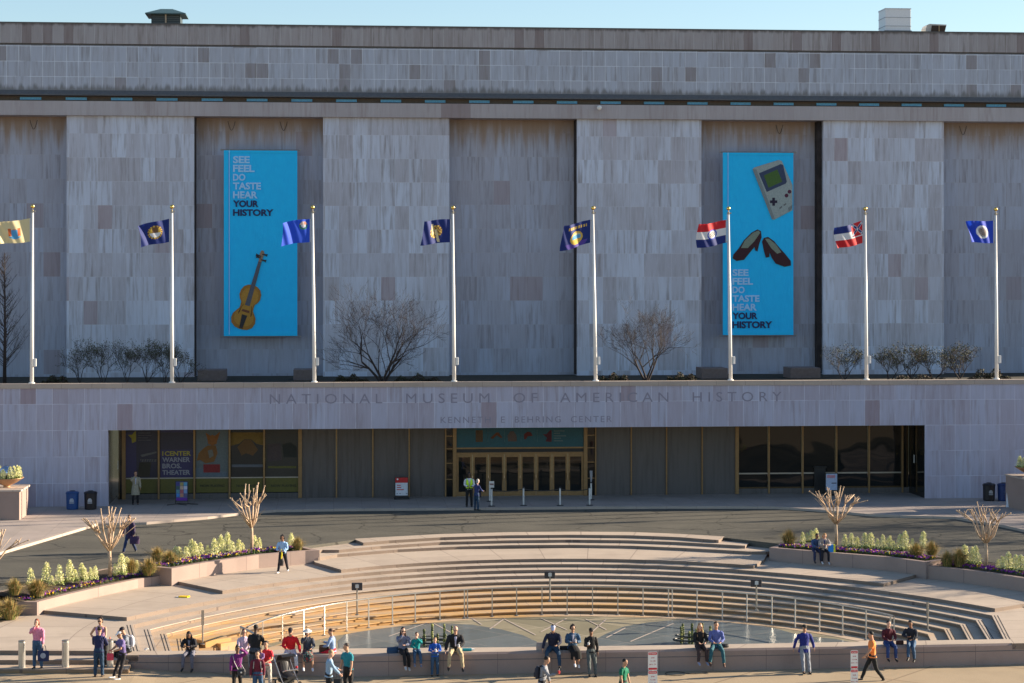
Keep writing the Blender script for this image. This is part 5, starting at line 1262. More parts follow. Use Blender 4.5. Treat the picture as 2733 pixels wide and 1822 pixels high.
    if hat:
        kind, hcol = hat; b = MB()
        if kind == 'cap':
            b.ball(hq(0, .010, .072), .098 * k, 14, sc=(.88, 1.0, .66), rot=hrot); sect(b, [(hq(0, -.07, .055), .070 * k, .010 * k), (hq(0, -.13, .045), .062 * k, .008 * k), (hq(0, -.165, .036), .035 * k, .007 * k)], 10, hrot @ Vector((1, 0, 0)))
        elif kind == 'beanie': b.ball(hq(0, .012, .06), .108 * k, 14, sc=(.88, .98, .85), rot=hrot)
        elif kind == 'brim':
            b.ball(hq(0, .005, .075), .10 * k, 14, sc=(.9, 1.0, .8), rot=hrot); b.ball(hq(0, 0, .062), .19 * k, 20, sc=(.95, 1.0, .06), rot=hrot)
        remeshed(b, 'hat' if kind != 'cap' else 'cap', col(hcol, .8), r, .009 * k, 1)
        if kind == 'brim': b = MB(); b.lathe((0, 0, 0), [(.088 * k, .0), (.086 * k, .03 * k)], 18); b.v = [tuple(hq(0, .005, .075) + hrot @ Vector(v)) for v in b.v]; b.build('hat_band', col((.03, .03, .03)), r)
    for s in (-1, 1):
        b = MB(); b.ball(hq(s * .030, -.086, .012), .0105 * k, 8, sc=(1.2, .6, .8), rot=hrot); b.build('eye', col((.03, .02, .018), .3), r, smooth=True)
    b = MB(); b.ball(hq(0, -.088, -.058), .02 * k, 8, sc=(1.1, .4, .35), rot=hrot); b.build('mouth', col((.28, .09, .07), .6), r, smooth=True)
    if shades:
        b = MB()
        for s in (-1, 1): b.ball(hq(s * .034, -.096, .014), .027 * k, 8, sc=(1.1, .4, .8), rot=hrot)
        b.tube([hq(-.03, -.1, .018), hq(.03, -.1, .018)], .005 * k, 5)
        for s in (-1, 1): b.tube([hq(s * .055, -.09, .018), hq(s * .08, .0, .02)], .005 * k, 5)
        b.build('sunglasses', M['black'], r)
    inv = Matrix.Rotation(R(face), 3, 'Z')
    wp = lambda v: Vector(p) + inv @ v
    return dict(root=r, hands=[wp(J[0][2] + (J[0][2] - J[0][1]).normalized() * .07), wp(J[1][2] + (J[1][2] - J[1][1]).normalized() * .07)], back=wp(tp(.32, -.13 * bw)), shoulder=wp(tp(.45, 0)), chest=wp(tp(.3, .15)), k=k, face=R(face))
def thing(name, loc, label, cat, mbs, rz=0, group=None):
    r = empty(name, loc, rz, label, cat, group)
    for nm, mb, m in mbs: mb.build(nm, m, r, smooth=False)
    return r
def backpack(P_, c, label, straps=True):
    r = empty('backpack', P_['back'], P_['face'], label, 'backpack'); k = P_['k']
    b = MB(); sect(b, [(Vector((0, .07, -.24)) * k, .13 * k, .07 * k), (Vector((0, .09, -.12)) * k, .15 * k, .10 * k), (Vector((0, .08, .06)) * k, .14 * k, .09 * k), (Vector((0, .05, .16)) * k, .09 * k, .05 * k)]); remeshed(b, 'pack', col(c, .7), r, .014)
    b = MB(); sect(b, [(Vector((0, .17, -.2)) * k, .09 * k, .03 * k), (Vector((0, .175, -.05)) * k, .09 * k, .03 * k)]); remeshed(b, 'pocket', col(tuple(x * .8 for x in c), .7), r, .014)
    b = MB()
    for s in (-1, 1): b.tube([Vector((s * .09, .06, .12)) * k, Vector((s * .11, -.10, .185)) * k, Vector((s * .12, -.235, .10)) * k, Vector((s * .14, -.22, -.12)) * k, Vector((s * .13, .0, -.2)) * k], .017 * k, 6, flat=1)
    b.build('strap', col(tuple(x * .7 for x in c), .7), r)
def bag(loc, w_, h_, d_, c, label, handles=True, rz=0, cat='bag', mark=None):
    r = empty('bag', loc, rz, label, cat); b = MB(); sect(b, [(Vector((0, 0, .005)), w_ / 2, d_ / 2), (Vector((0, 0, h_ * .5)), w_ / 2 * 1.04, d_ / 2 * 1.05), (Vector((0, 0, h_)), w_ / 2 * .96, d_ / 2 * .5)], 16); 
    b.build('bag_body', col(c, .7), r, smooth=False)
    if handles:
        b = MB()
        for y in (-.02, .02): b.tube([(-w_ * .25, y, h_ - .01), (-w_ * .18, y, h_ * 1.45), (w_ * .18, y, h_ * 1.45), (w_ * .25, y, h_ - .01)], .009, 5)
        b.build('handle', col(tuple(x * .8 for x in c), .7), r)
    if mark: b = MB(); b.ball((0, -d_ / 2 - .002, h_ * .55), w_ * .25, 14, sc=(1, .04, 1)); b.build('printed_roundel', col(mark), r)
    return r
def cup(loc, c, label, lolly=False):
    r = empty('cup' if not lolly else 'ice_pop', loc, 0, label, 'cup' if not lolly else 'ice pop')
    b = MB()
    if lolly: b.lathe((0, 0, 0), [(.012, 0), (.02, .02), (.02, .10), (.008, .12)], 8)
    else: b.lathe((0, 0, -.02), [(.03, 0), (.04, .09), (.042, .095), (.0, .096)], 12)
    b.build('cup_body' if not lolly else 'ice', col(c, .5), r)
    b = MB(); b.tube([(0, 0, -.05), (0, 0, .02)] if lolly else [(0, 0, .07), (.02, 0, .15)], .005, 5); b.build('stick', M['white'], r)
S = lambda k_, x, y, z=ZT: U(*rg(k_, x, y), z)
def SW(k_, x):         # a seat on the front edge of the wall under a photo column
    X = U(rg(k_, x, 0)[0], 1745, ZT).x; q = along(WF, X); return Vector((X, q.y + .20, ZT))
def STR(k_, x, y):     # standing on the street pavement
    z = -1.5
    for _ in range(4): q = U(*rg(k_, x, y), z); z = ground_z(q.x, q.y)
    return Vector((q.x, q.y, z))
floral = None
def pat(name, a, b_, c_, sc=26):
    m, nt, bb = nmat(name); tc = nt.nodes.new('ShaderNodeTexCoord'); v = nt.nodes.new('ShaderNodeTexVoronoi'); v.inputs['Scale'].default_value = sc; nt.links.new(tc.outputs['Object'], v.inputs['Vector'])
    sep = nt.nodes.new('ShaderNodeSeparateColor'); nt.links.new(v.outputs['Color'], sep.inputs[0])
    nt.links.new(ramp(nt, sep.outputs[0], [(.0, a), (.5, a), (.52, b_), (.76, b_), (.78, c_), (1, c_)]), bb.inputs['Base Color']); bb.inputs['Roughness'].default_value = .85; return m
flo = pat('floral_dress_cloth', (.02, .04, .045), (.25, .03, .03), (.15, .25, .2)); flo2 = pat('pink_floral_cloth', (.38, .2, .42), (.6, .35, .45), (.2, .1, .25))
knit = pat('speckled_knit', (.14, .16, .24), (.2, .23, .33), (.1, .11, .18), 60)
J1, J2, BK, WH, KH = (.018, .05, .10), (.04, .09, .17), (.012, .012, .014), (.62, .62, .64), (.42, .33, .2)
q = U(*rg(1, 475, 858), -1.12)
a = person(q, -18, 'woman in a pink top and jeans, hand at her mouth, between two bollards', 1.68, 'stand', ('mouth', 'down'), (.62, .22, .34), .02, low=J2, hair=('bob', (.22, .06, .03)), build=1.16)
hh = a['hands'][1]; bag((hh.x + .02, hh.y, hh.z - .50), .38, .36, .12, (.012, .022, .08), 'navy tote bag with a pale round print held by the woman in pink', mark=(.3, .33, .4))
a = person(U(*rg(1, 1265, 842), -1.12), -10, 'curly haired woman with bare arms in a floral top behind the man in navy', 1.70, 'stand', ('hip', 'fwd'), (.4, .25, .4), 0, 'none', low=BK, hair=('curly', (.03, .018, .012)), shades=True, skin='tan', build=1.05, pattern=flo2)
person(STR(1, 1240, 965), 165, 'man in a dark cap, navy shirt and dark jeans seen from behind', 1.66, 'stand', ('lap', 'lap'), (.015, .02, .075), .05, low=J1, hat=('cap', (.02, .02, .025)), skin='tan', build=1.08, shoe=(.05, .03, .02))
q = Vector((SW(1, 1640).x - .12, SW(1, 1640).y + .35, ZT))
a = person(q, -70, 'person in a black cap and grey top seated at the left wall end', 1.72, 'sit', ('hold', 'lap'), (.16, .18, .22), 0, low=BK, hat=('cap', (.012, .014, .03)), skin='tan', lean=14)
backpack(a, (.5, .5, .55), 'white backpack worn by the person seated at the left end of the wall')
cup(a['hands'][0] + Vector((0, 0, .04)), (.7, .12, .05), 'small red and white ice pop held up by the person in a black cap', True)
a = person(STR(1, 1545, 985), -62, 'woman in a white cap, purple t-shirt and black trousers with white sneakers', 1.62, 'prop', ('lap', 'lap'), (.13, .10, .25), .04, 'short', low=(.014, .012, .016), shoe=(.75, .77, .8), hat=('cap', (.75, .75, .78)), skin='tan', hair=('short', (.05, .03, .02)), lean=8)
hh = a['hands'][0]; bag((hh.x, hh.y - .02, hh.z - .32), .22, .24, .10, (.55, .05, .09), 'small red bag held by the woman in the white cap')
person(SW(2, 280), -12, 'long haired woman in a black jacket and grey trousers seated alone looking at her phone', 1.66, 'sit', ('phone', 'phone'), BK, .12, low=(.13, .13, .17), hair=('long', (.012, .009, .009)), skin='brown', lean=16, head=22, coat=(.014, .014, .018), under=(.2, .2, .25))
person(SW(2, 960) + Vector((-.05, .1, 0)), 12, 'brown haired woman in a pale lilac top seated behind the man in the black jacket', 1.64, 'sit', ('lap', 'lap'), (.52, .42, .56), .05, low=(.35, .32, .34), hair=('bob', (.12, .06, .035)), skin='light', shades=True)
person(STR(2, 1085, 985), 160, 'man in a black leather jacket standing with his back turned', 1.82, 'stand', ('lap', 'lap'), BK, .10, low=(.05, .06, .08), hair=('short', (.01, .008, .008)), skin='dark', build=1.18)
a = person(STR(2, 860, 1190), 10, 'woman in a purple hoodie shading her eyes with one hand', 1.62, 'stand', ('down', 'brow'), (.17, .02, .16), .06, low=BK, hair=('bun', (.012, .01, .01)), skin='brown')
q = a['shoulder']; r = empty('shoulder_bag', (q.x + .14, q.y - .16, q.z - .60), 0, 'small black shoulder bag on the woman in the purple hoodie', 'bag')
b = MB(); sect(b, [(Vector((0, 0, 0)), .13, .05), (Vector((0, 0, .12)), .14, .055), (Vector((0, 0, .2)), .12, .03)]); b.build('bag_body', col((.03, .032, .04), .5), r)
b = MB(); b.tube([(-.10, 0, .18), (-.22, .02, .42), (-.28, .08, .64)], .012, 5); b.tube([(.10, .02, .18), (-.05, .2, .4), (-.24, .2, .6)], .012, 5); b.build('strap', col((.5, .48, .46)), r)
b = MB(); b.ball((.0, -.052, .1), .03, 10, sc=(1, .3, 1)); b.build('clasp', M['white'], r)
a = person(STR(2, 1120, 1250), -8, 'person in a maroon jacket and jeans wearing a pale backpack', 1.60, 'stand', ('down', 'down'), (.13, .012, .03), .05, low=J2, hair=('short', (.01, .008, .008)), skin='tan')
backpack(a, (.55, .53, .5), 'cream backpack on the person in the maroon jacket')
a = person(STR(2, 1230, 1140), -15, 'man in a red t-shirt carrying a small child', 1.66, 'stand', ('hold', 'lap'), (.55, .02, .035), .03, 'short', low=(.45, .42, .38), hair=('short', (.012, .01, .01)), skin='tan')
hh = a['chest']; person(Vector((hh.x - .12, hh.y - .06, hh.z - .14)), -20, 'small child with dark hair carried on the arm of the man in red', .82, 'sit', ('lap', 'lap'), (.25, .13, .3), 0, low=(.1, .1, .15), skin='tan', hair=('short', (.012, .01, .01)))
person(SW(2, 1530), 0, 'man in a red jacket and white trousers seated on the wall behind the stroller', 1.76, 'sit_apart', ('lap', 'rest'), (.62, .012, .02), .03, low=(.58, .58, .62), hat=('cap', (.02, .015, .02)), skin='tan', build=1.08, lean=10)
person(SW(2, 1740), 5, 'woman in a white brimmed hat and dark floral dress seated on the wall', 1.62, 'sit', ('mouth', 'lap'), (.05, .06, .085), 0, 'long', low=(.03, .05, .06), skirt=.45, pattern=flo, hat=('brim', (.78, .76, .7)), hair=('bob', (.1, .08, .06)), shoe=(.75, .75, .8), skin='tan')
person(SW(2, 2060) + Vector((0, .15, 0)), -105, 'person in a pale blue jacket and red trousers seated sideways on the wall', 1.58, 'sit', ('hold', 'lap'), (.22, .32, .52), .04, low=(.55, .015, .03), hair=('short', (.09, .045, .03)), skin='tan')
bag(SW(2, 1950) + Vector((0, .25, 0)), .34, .26, .2, (.10, .045, .025), 'brown leather handbag standing on the wall beside the person in pale blue', False)
a = person(STR(2, 2010, 1290), 95, 'blond man in a light blue shirt walking along the bottom edge', 1.70, 'stand', ('fwd', 'lap'), (.24, .36, .50), .06, low=BK, hair=('short', (.35, .25, .14)), skin='light')
bag(Vector((a['shoulder'].x + .28, a['shoulder'].y - .1, a['shoulder'].z - .85)), .3, .3, .16, (.02, .02, .022), 'black bag hanging beside the man in the light blue shirt')
person(STR(2, 2255, 1215), -48, 'man in a teal t-shirt and black trousers standing at the bottom edge', 1.76, 'stand', ('down', 'down'), (.012, .19, .24), .03, 'short', low=BK, hair=('short', (.06, .045, .04)), skin='tan', build=1.12, turn=-25)
a = person(SW(3, 590), 6, 'dark haired woman in a speckled grey dress and black leggings seated cross legged, eating', 1.68, 'sit_cross', ('mouth', 'cross'), (.16, .18, .26), .16, low=BK, hair=('long', (.03, .015, .012)), shades=True, shoe=(.5, .5, .5), pattern=knit)
bag(SW(3, 470) + Vector((-.02, -.02, -.02)), .42, .22, .18, (.012, .05, .12), 'blue bag and coat lying beside the woman in the grey dress', False, R(15))
person(SW(3, 765), 4, 'child in a teal jacket and jeans seated on the wall eating an ice pop', 1.34, 'sit', ('lap', 'mouth'), (.0, .24, .25), .05, low=J2, hair=('short', (.07, .045, .03)), legs=((78, 62, 6), (75, 60, 6)), shoe=(.2, .22, .3))
a = person(STR(3, 990, 955), 0, 'child in a bright blue jacket and jeans standing against the wall', 1.36, 'stand', ('phone', 'phone'), (.008, .085, .42), .06, low=J2, hair=('short', (.28, .17, .09)), head=20)
cup(a['hands'][0] + Vector((.05, -.03, .0)), (.7, .7, .7), 'white cup held by the child in the blue jacket')
a = person(SW(3, 1255), 0, 'bald man with dark glasses in a black jacket and khaki trousers seated on the wall', 1.80, 'sit_apart', ('rest', 'lap'), WH, .06, low=KH, hair=('bald', (0, 0, 0)), shades=True, skin='light', coat=(.013, .013, .016), under=(.45, .45, .6), build=1.1, lean=14)
cup(a['hands'][1] + Vector((0, -.02, .03)), (.7, .7, .7), 'white cup in the hand of the bald man')
r = empty('water_bottle', SW(3, 1430) + Vector((0, .12, .05)), 0, 'teal bottle with a white end lying on the wall next to the bald man', 'bottle'); b = MB(); b.tube([(-.22, 0, 0), (.1, -.02, 0)], .05, 10); b.build('bottle_body', col((.02, .35, .42), .4), r)
b = MB(); b.tube([(.1, -.02, 0), (.2, -.025, 0)], [.045, .03], 10); b.build('cap', M['white'], r)
a = person(SW(4, 620), -6, 'man in a white and blue cap, navy jacket and jeans seated looking down', 1.80, 'sit_apart', ('rest', 'lap'), (.014, .018, .045), .05, low=J1, hat=('cap', (.42, .46, .62)), skin='tan', build=1.12, lean=16, head=10)
bag(SW(4, 490) + Vector((0, .0, 0)), .46, .28, .22, (.30, .25, .23), 'grey canvas bag lying left of the man in the navy jacket', False, R(-12))
a = person(SW(4, 870), 0, 'curly haired woman in sunglasses, a denim jacket and black skirt seated on the wall', 1.66, 'sit_cross', ('phone', 'phone'), WH, .05, low=(.01, .01, .012), skirt=.6, coat=(.035, .085, .16), under=(.5, .5, .6), hair=('curly', (.03, .017, .013)), shades=True, shoe=(.72, .72, .75), skin='tan')
bag(SW(4, 770) + Vector((0, .1, 0)), .34, .13, .22, (.012, .012, .014), 'black handbag between the navy jacket and the denim jacket', False)
cup(a['hands'][1] + Vector((0, 0, .02)), (.65, .65, .7), 'white paper tray held by the curly haired woman')
a = person(STR(4, 1070, 950), 4, 'person in a black cap and black jacket leaning against the wall holding a cup', 1.66, 'prop', ('hold', 'down'), (.012, .012, .013), .06, low=(.085, .10, .10), hat=('cap', (.01, .01, .01)), skin='brown', lean=-2)
cup(a['hands'][0] + Vector((0, 0, .03)), (.75, .75, .75), 'white cup held by the person in the black cap')
a = person(STR(4, 455, 1350), 75, 'man in a grey jacket with a dark backpack walking right at the bottom edge', 1.72, 'walk', ('hold', 'down'), (.22, .23, .26), .04, low=BK, hair=('short', (.01, .009, .009)), skin='tan', lean=10)
backpack(a, (.016, .02, .035), 'dark navy backpack on the man walking right at the bottom edge')
cup(a['hands'][0] + Vector((.02, 0, .02)), (.6, .05, .05), 'red and white cup carried by the man with the navy backpack')
person(STR(4, 1470, 1330), 50, 'boy in a green t-shirt at the bottom edge, left of the parking sign', 1.58, 'walk', ('down', 'down'), (.0, .14, .075), .04, 'short', low=BK, hair=('short', (.01, .01, .01)), skin='tan')
a = person(SW(5, 385), 8, 'blond long haired woman in black seated beside the man in a blue shirt', 1.66, 'sit', ('lap', 'lap'), (.01, .01, .012), .06, low=(.045, .03, .032), hair=('long', (.34, .19, .09)), skin='light', shoe=(.3, .33, .45))
a = person(SW(5, 600), -4, 'man in a blue checked shirt and teal jeans seated with knees apart', 1.76, 'sit_apart', ('lap', 'lap'), (.10, .13, .36), .03, low=(.02, .10, .13), hair=('short', (.015, .012, .012)), skin='tan', shoe=(.12, .06, .04))
bag(SW(5, 700) + Vector((.05, .08, 0)), .30, .12, .22, (.012, .012, .014), 'black bag lying right of the man in the blue shirt', False)
a = person(STR(5, 1630, 915), 4, 'man in a long blue jacket leaning on the wall', 1.70, 'prop', ('side', 'side'), (.012, .022, .18), .16, low=(.22, .24, .28), hair=('short', (.12, .1, .085)), skin='tan', build=1.12, lean=0, hat=('cap', (.03, .025, .02)))
person(STR(6, 450, 1012), -88, 'man in an orange t-shirt and black trousers walking left past the wall', 1.74, 'walk', ('down', 'fwd'), (.85, .25, .06), .05, 'short', low=(.014, .014, .014), hair=('short', (.01, .009, .009)), skin='tan', lean=2)
person(SW(6, 815), 6, 'person in a maroon sweater and blue jeans seated near the right end of the wall', 1.64, 'sit', ('lap', 'lap'), (.075, .008, .018), .05, low=(.02, .05, .17), hair=('short', (.02, .016, .016)), skin='light', build=1.08)
person(SW(6, 1130), -30, 'person in a dark jacket and jeans seated with one leg crossed', 1.68, 'sit_cross', ('cross', 'lap'), (.014, .018, .03), .05, low=J2, hair=('short', (.015, .012, .012)), skin='brown', lean=12)
bag(SW(6, 960) + Vector((.05, .05, 0)), .28, .14, .2, (.06, .02, .012), 'dark red brown bag between the last two seated people', False)
a = person(U(*za(752, 812), 0), -25, 'person in an open purple coat walking over the driveway with a bag', 1.74, 'walk', ('side', 'down'), (.12, .12, .13), .22, low=(.02, .035, .10), coat=(.035, .02, .06), under=(.16, .17, .18), hair=('short', (.08, .05, .035)), skin='tan', lean=0)
hh = a['hands'][1]; bag((hh.x + .05, hh.y, hh.z - .32), .42, .34, .18, (.05, .022, .07), 'purple bag carried by the person crossing the driveway')
a = person(U(*za(1640, 925), ringz(5)), -15, 'woman in a light blue sweater and black trousers walking on the middle landing', 1.66, 'walk', ('lap', 'lap'), (.30, .48, .72), .02, low=(.013, .012, .02), shoe=(.75, .75, .78), hair=('curly', (.015, .012, .012)), skin='brown', lean=4, legs=((24, 3, 4), (-20, 10, 4)))
hh = a['chest']; r = empty('shoulder_bag', (hh.x - .02, hh.y - .12, hh.z - .78), 0, 'yellow and black bag hanging in front of the woman on the middle landing', 'bag'); b = MB(); sect(b, [(Vector((0, 0, 0)), .09, .05), (Vector((.01, 0, .2)), .1, .06), (Vector((0, 0, .34)), .05, .03)]); b.build('bag_body', col((.04, .035, .035)), r)
b = MB(); b.tube([(0, -.02, .3), (.02, -.03, .5), (.0, 0, .72)], [.03, .03, .015], 6); b.build('strap', col((.75, .6, .02)), r)
person(U(*za(785, 534), .12), 10, 'person in a long beige trench coat standing before the theatre posters', 1.78, 'stand', ('mouth', 'down'), WH, .42, low=(.014, .013, .016), coat=(.30, .27, .20), under=(.5, .5, .6), hair=('short', (.08, .04, .03)), skin='tan', group='people at the entrance')
a = person(U(*zb(765, 548), .12), 0, 'guard in a white shirt and yellow safety vest standing at the doors', 1.82, 'stand', ('lap', 'lap'), WH, 0, low=BK, hair=('short', (.01, .01, .01)), skin='dark', group='people at the entrance')
q = a['chest']; r = empty('safety_vest', (q.x, q.y + .15, q.z - .3), 0, 'yellow green safety vest worn by the guard', 'vest'); b = MB()
for s in (-1, 1): sect(b, [(Vector((s * .09, -.13, .04)), .075, .02), (Vector((s * .10, -.16, .3)), .07, .02), (Vector((s * .12, -.12, .47)), .05, .025), (Vector((s * .12, .02, .54)), .04, .02), (Vector((s * .12, .12, .45)), .06, .02), (Vector((s * .1, .14, .04)), .08, .02)], 10)
remeshed(b, 'vest_cloth', col((.55, .85, .03), .6), r, .014)
a = person(U(*zb(808, 566), .12), 120, 'grey haired woman in a blue coat talking to the guard', 1.60, 'stand', ('lap', 'down'), (.03, .045, .15), .1, low=J1, hair=('bob', (.4, .38, .36)), skin='light', group='people at the entrance')
hh = a['hands'][1]; bag((hh.x + .1, hh.y, hh.z - .1), .3, .3, .15, (.015, .015, .03), 'dark shoulder bag on the woman talking to the guard')
def onRB(x, y): 
    q = U(*zc(x, y), .06); return q
a = person(outward(onRB(778, 806), .16), 5, 'person in a blue jacket seated on the right planter leaning towards a companion', 1.60, 'sit', ('lap', 'mouth'), (.04, .08, .19), .05, low=(.02, .03, .08), hair=('short', (.015, .012, .012)), skin='brown', lean=20, turn=25)
person(outward(onRB(826, 808), .16), 0, 'blond woman in a grey cardigan seated on the right planter reading', 1.64, 'sit', ('phone', 'phone'), (.03, .04, .12), .05, low=(.014, .013, .02), coat=(.32, .28, .26), under=(.03, .04, .14), hair=('bob', (.42, .22, .09)), skin='light', lean=14, head=22, shoe=(.6, .6, .62))
r = empty('shopping_bag', outward(onRB(870, 812), .14), 0, 'bright blue shopping bag with a yellow side standing on the right planter', 'bag'); b = MB(); b.box(-.12, .10, -.08, .08, 0, .33); b.build('bag_body', col((.01, .22, .65), .5), r, bevel=.01)
b = MB(); b.box(.102, .19, -.08, .08, 0, .33); b.build('side_panel', col((.6, .65, .04), .5), r)
b = MB(); b.tube([(-.06, 0, .33), (-.05, 0, .44), (.05, 0, .44), (.06, 0, .33)], .007, 5); b.build('handle', M['white'], r)
# ================================================================== STREET FURNITURE
ccx, ccy, cr_ = ringc(13); RR = cr_ - .16
def onring(px):
    best = None
    for y in [1600 + .5 * i for i in range(320)]:
        q = U(px, y, ZP); v = math.hypot(q.x - ccx, q.y - ccy) - RR
        if v < 0: return q
    return q
posts = [za(x, 0)[0] for x in (1395, 1522, 1637, 1760, 1880)] + [zb(x, 0)[0] for x in (55, 182, 320, 452, 595, 737, 755, 898, 1040, 1187, 1333, 1480, 1627, 1773, 1920, 1942)] + [zc(x, 0)[0] for x in (103, 250, 392, 537, 672, 813, 947, 1083, 1225, 1245)]
t0 = Vector((ccx, ccy, ZP)); rail = empty('pool_railing', (ccx, ccy + RR, ZP), 0, 'long curved steel railing round the back of the wet pool floor', 'railing')
PP = [onring(x) for x in posts]
HR = 1.17
for i, q in enumerate(PP):
    mb = MB(); mb.box(-.022, .022, -.018, .018, 0, HR); ang = math.atan2(q.y - ccy, q.x - ccx) - math.pi / 2; mb.move((q.x, q.y, ZP), ang); W(mb, 'post', M['steel'], rail)
    mb = MB(); mb.lathe((q.x, q.y, ZP), [(.085, 0), (.085, .03), (.04, .045)], 10); W(mb, 'foot_plate', M['brushed'], rail)
mb = MB(); a0 = math.atan2(PP[0].y - ccy, PP[0].x - ccx); a1 = math.atan2(PP[-1].y - ccy, PP[-1].x - ccx); n = 96; pts = []
o = 0
for i in range(n + 1):
    th = a0 + (a1 - a0) * i / n
    for rr, z in ((RR - .045, HR), (RR + .045, HR), (RR + .045, HR + .035), (RR - .045, HR + .035)): mb.v.append((ccx + rr * math.cos(th), ccy + rr * math.sin(th), ZP + z))
for i in range(n):
    for k in range(4): mb.f.append((4 * i + k, 4 * i + (k + 1) % 4, 4 * i + 4 + (k + 1) % 4, 4 * i + 4 + k)); mb.m.append(0)
W(mb, 'top_rail', M['steel'], rail)
a = PP[0] + Vector((0, 0, HR + .02)); b = U(*za(1445, 1268), ZP + .75); mb = MB(); mb.tube([a, Vector((a.x + .55, a.y - 1.1, a.z - .06))], .045, 6); W(mb, 'return_rail', M['brushed'], rail)
mb = MB(); mb.box(-.025, .025, -.02, .02, 0, HR - .05); mb.move((a.x + .55, a.y - 1.1, ZP)); W(mb, 'post', M['steel'], rail)
# lights on the steps
def steplight(p, h, label, head=True):
    r = empty('step_light', p, 0, label, 'light post', 'light posts on the curved steps')
    mb = MB(); mb.tube([(0, 0, 0), (0, 0, h)], .035, 8); mb.build('pole', M['brushed'], r)
    mb = MB(); mb.lathe((0, 0, 0), [(.09, 0), (.09, .02), (.04, .04)], 10); mb.build('foot', M['brushed'], r)
    if head:
        mb = MB(); mb.box(-.22, .22, -.02, .12, h - .26, h + .04); mb.build('lamp_housing', col((.045, .04, .045), .5), r, bevel=.02)
        mb = MB(); mb.box(-.07, .07, -.06, -.022, h - .16, h - .02); mb.build('lamp_lens', M['offwhite'], r)
    else:
        mb = MB(); mb.box(-.05, .05, -.02, .02, h - .55, h); mb.build('slim_head', M['brushed'], r)
def hof(z, px, ytop, yb): return ((yb - ytop) / ((yb - YH) / (CAM_H - z)))
for x, yt, yb, conv, k, lab in ((115, 995, 1175, zb, 11, 'light post on the steps left of centre, behind the pool railing'), (1233, 928, 1095, zb, 9, 'light post on the steps near the middle, above the pool railing'), (447, 975, 1148, zc, 9, 'light post on the steps right of centre')):
    q = U(*conv(x, yb), ringz(k)); steplight(q, hof(ringz(k), 0, conv(0, yt)[1], conv(0, yb)[1]), lab)
for x, yt, yb, conv, k, lab in ((1175, 1148, 1345, za, 11, 'slim steel post at the left end of the curved steps, without a lamp box'), (1440, 1100, 1262, zc, 9, 'slim steel post at the right end of the curved steps, without a lamp box')):
    q = U(*conv(x, yb), ringz(k)); steplight(q, hof(ringz(k), 0, conv(0, yt)[1], conv(0, yb)[1]), lab, False)
# fountain stalks
def stalks(p, pts, label, rw, seed):
    random.seed(seed); r = empty('stalk_cluster', p, 0, label, 'fountain ornament', 'knobbly stalk clusters in the pool')
    mb = MB(); n = 28
    mb.tube([(rw * math.cos(6.283 * i / n), .38 * math.sin(6.283 * i / n), .14) for i in range(n + 1)], .035, 6); mb.build('ring', col((.03, .035, .03), .4), r)
    mb = MB(); mb.tube([(rw * .9 * math.cos(6.283 * i / n), .34 * math.sin(6.283 * i / n), .30) for i in range(n + 1)], .022, 6); mb.build('ring', col((.03, .035, .03), .4), r)
    for x, y, h in pts:
        mb = MB(); z = 0; 
        while z < h: mb.ball((x + random.uniform(-.008, .008), y, z), random.uniform(.045, .06), 7, 0 if random.random() < .6 else 1, sc=(1, 1, 1.15)); z += .085
        mb.tube([(x, y, 0), (x, y, h - .04)], .035, 6, 0)
        mb.build('stalk', [col((.07, .085, .02), .5), col((.26, .27, .07), .5)], r)
q = U(*rg(3, 990, 575), ZP); stalks(q, [(-.42, -.1, .62), (-.1, .05, .78), (.10, -.12, .5), (.36, .05, .80), (.66, .1, .72), (-.38, .2, .42), (.38, -.2, .5)], 'cluster of knobbly green stalks in the pool, behind the seated family', .62, 1)
q = U(*rg(5, 230, 545), ZP); stalks(q, [(-.45, 0, .62), (-.36, .15, .68), (-.16, -.1, .48), (0, .15, .72), (.14, 0, .52), (.42, .2, .70), (.68, 0, .60), (-.05, -.22, .4)], 'cluster of knobbly green stalks in the pool, behind the blond woman', .75, 2)
# bollards
for x, y, lab in ((275, 852, 'leftmost polished steel bollard, left of the woman in pink'), (822, 845, 'polished steel bollard right of the woman in pink'), (1380, 840, 'steel bollard behind the man in navy, with a hand resting on it')):
    q = U(*rg(1, x, y), -1.12); r = empty('bollard', q, 0, lab, 'bollard', 'steel bollards on the left street steps')
    mb = MB(); mb.lathe((0, 0, 0), [(.122, 0), (.122, .86), (.12, .872)], 28); mb.build('shaft', M['steel'], r, smooth=False)
    mb = MB(); mb.lathe((0, 0, .872), [(.10, 0), (.10, .012), (.122, .014), (.122, .045), (.112, .055)], 28); mb.build('cap', M['brushed'], r)
# bins
def bin_(p, c, label, mark):
    r = empty('litter_bin', p, 0, label, 'bin', 'litter bins by the museum wall')
    mb = MB(); mb.lathe((0, 0, 0), [(.28, 0), (.31, .05), (.33, .80), (.33, .82)], 24); mb.build('barrel', col(c, .45), r)
    for k in range(20):
        th = k * .314; mb = MB() if k == 0 else mb; mb.box(.322, .342, -.018, .018, .08, .76) if k == 0 else None
    mb = MB(); mb.lathe((0, 0, .82), [(.35, 0), (.355, .05), (.30, .11), (.15, .14), (.12, .15)], 24); mb.build('lid', col(tuple(x * .8 for x in c), .4), r)
    mb = MB(); mb.tube([(.13 * math.cos(t * .52), .13 * math.sin(t * .52), .965) for t in range(13)], .02, 6); mb.build('opening_rim', M['black'], r)
    mb = MB(); mb.plate([(-.11, .42), (.11, .42), (.11, .52), (.05, .60), (-.05, .60), (-.11, .52)], -.345, -.335); mb.build('emblem', col(mark, .6), r)
    mb = MB(); mb.plate([(-.12, .34), (.12, .34), (.12, .39), (-.12, .39)], -.345, -.335); mb.build('emblem', col(mark, .6), r)
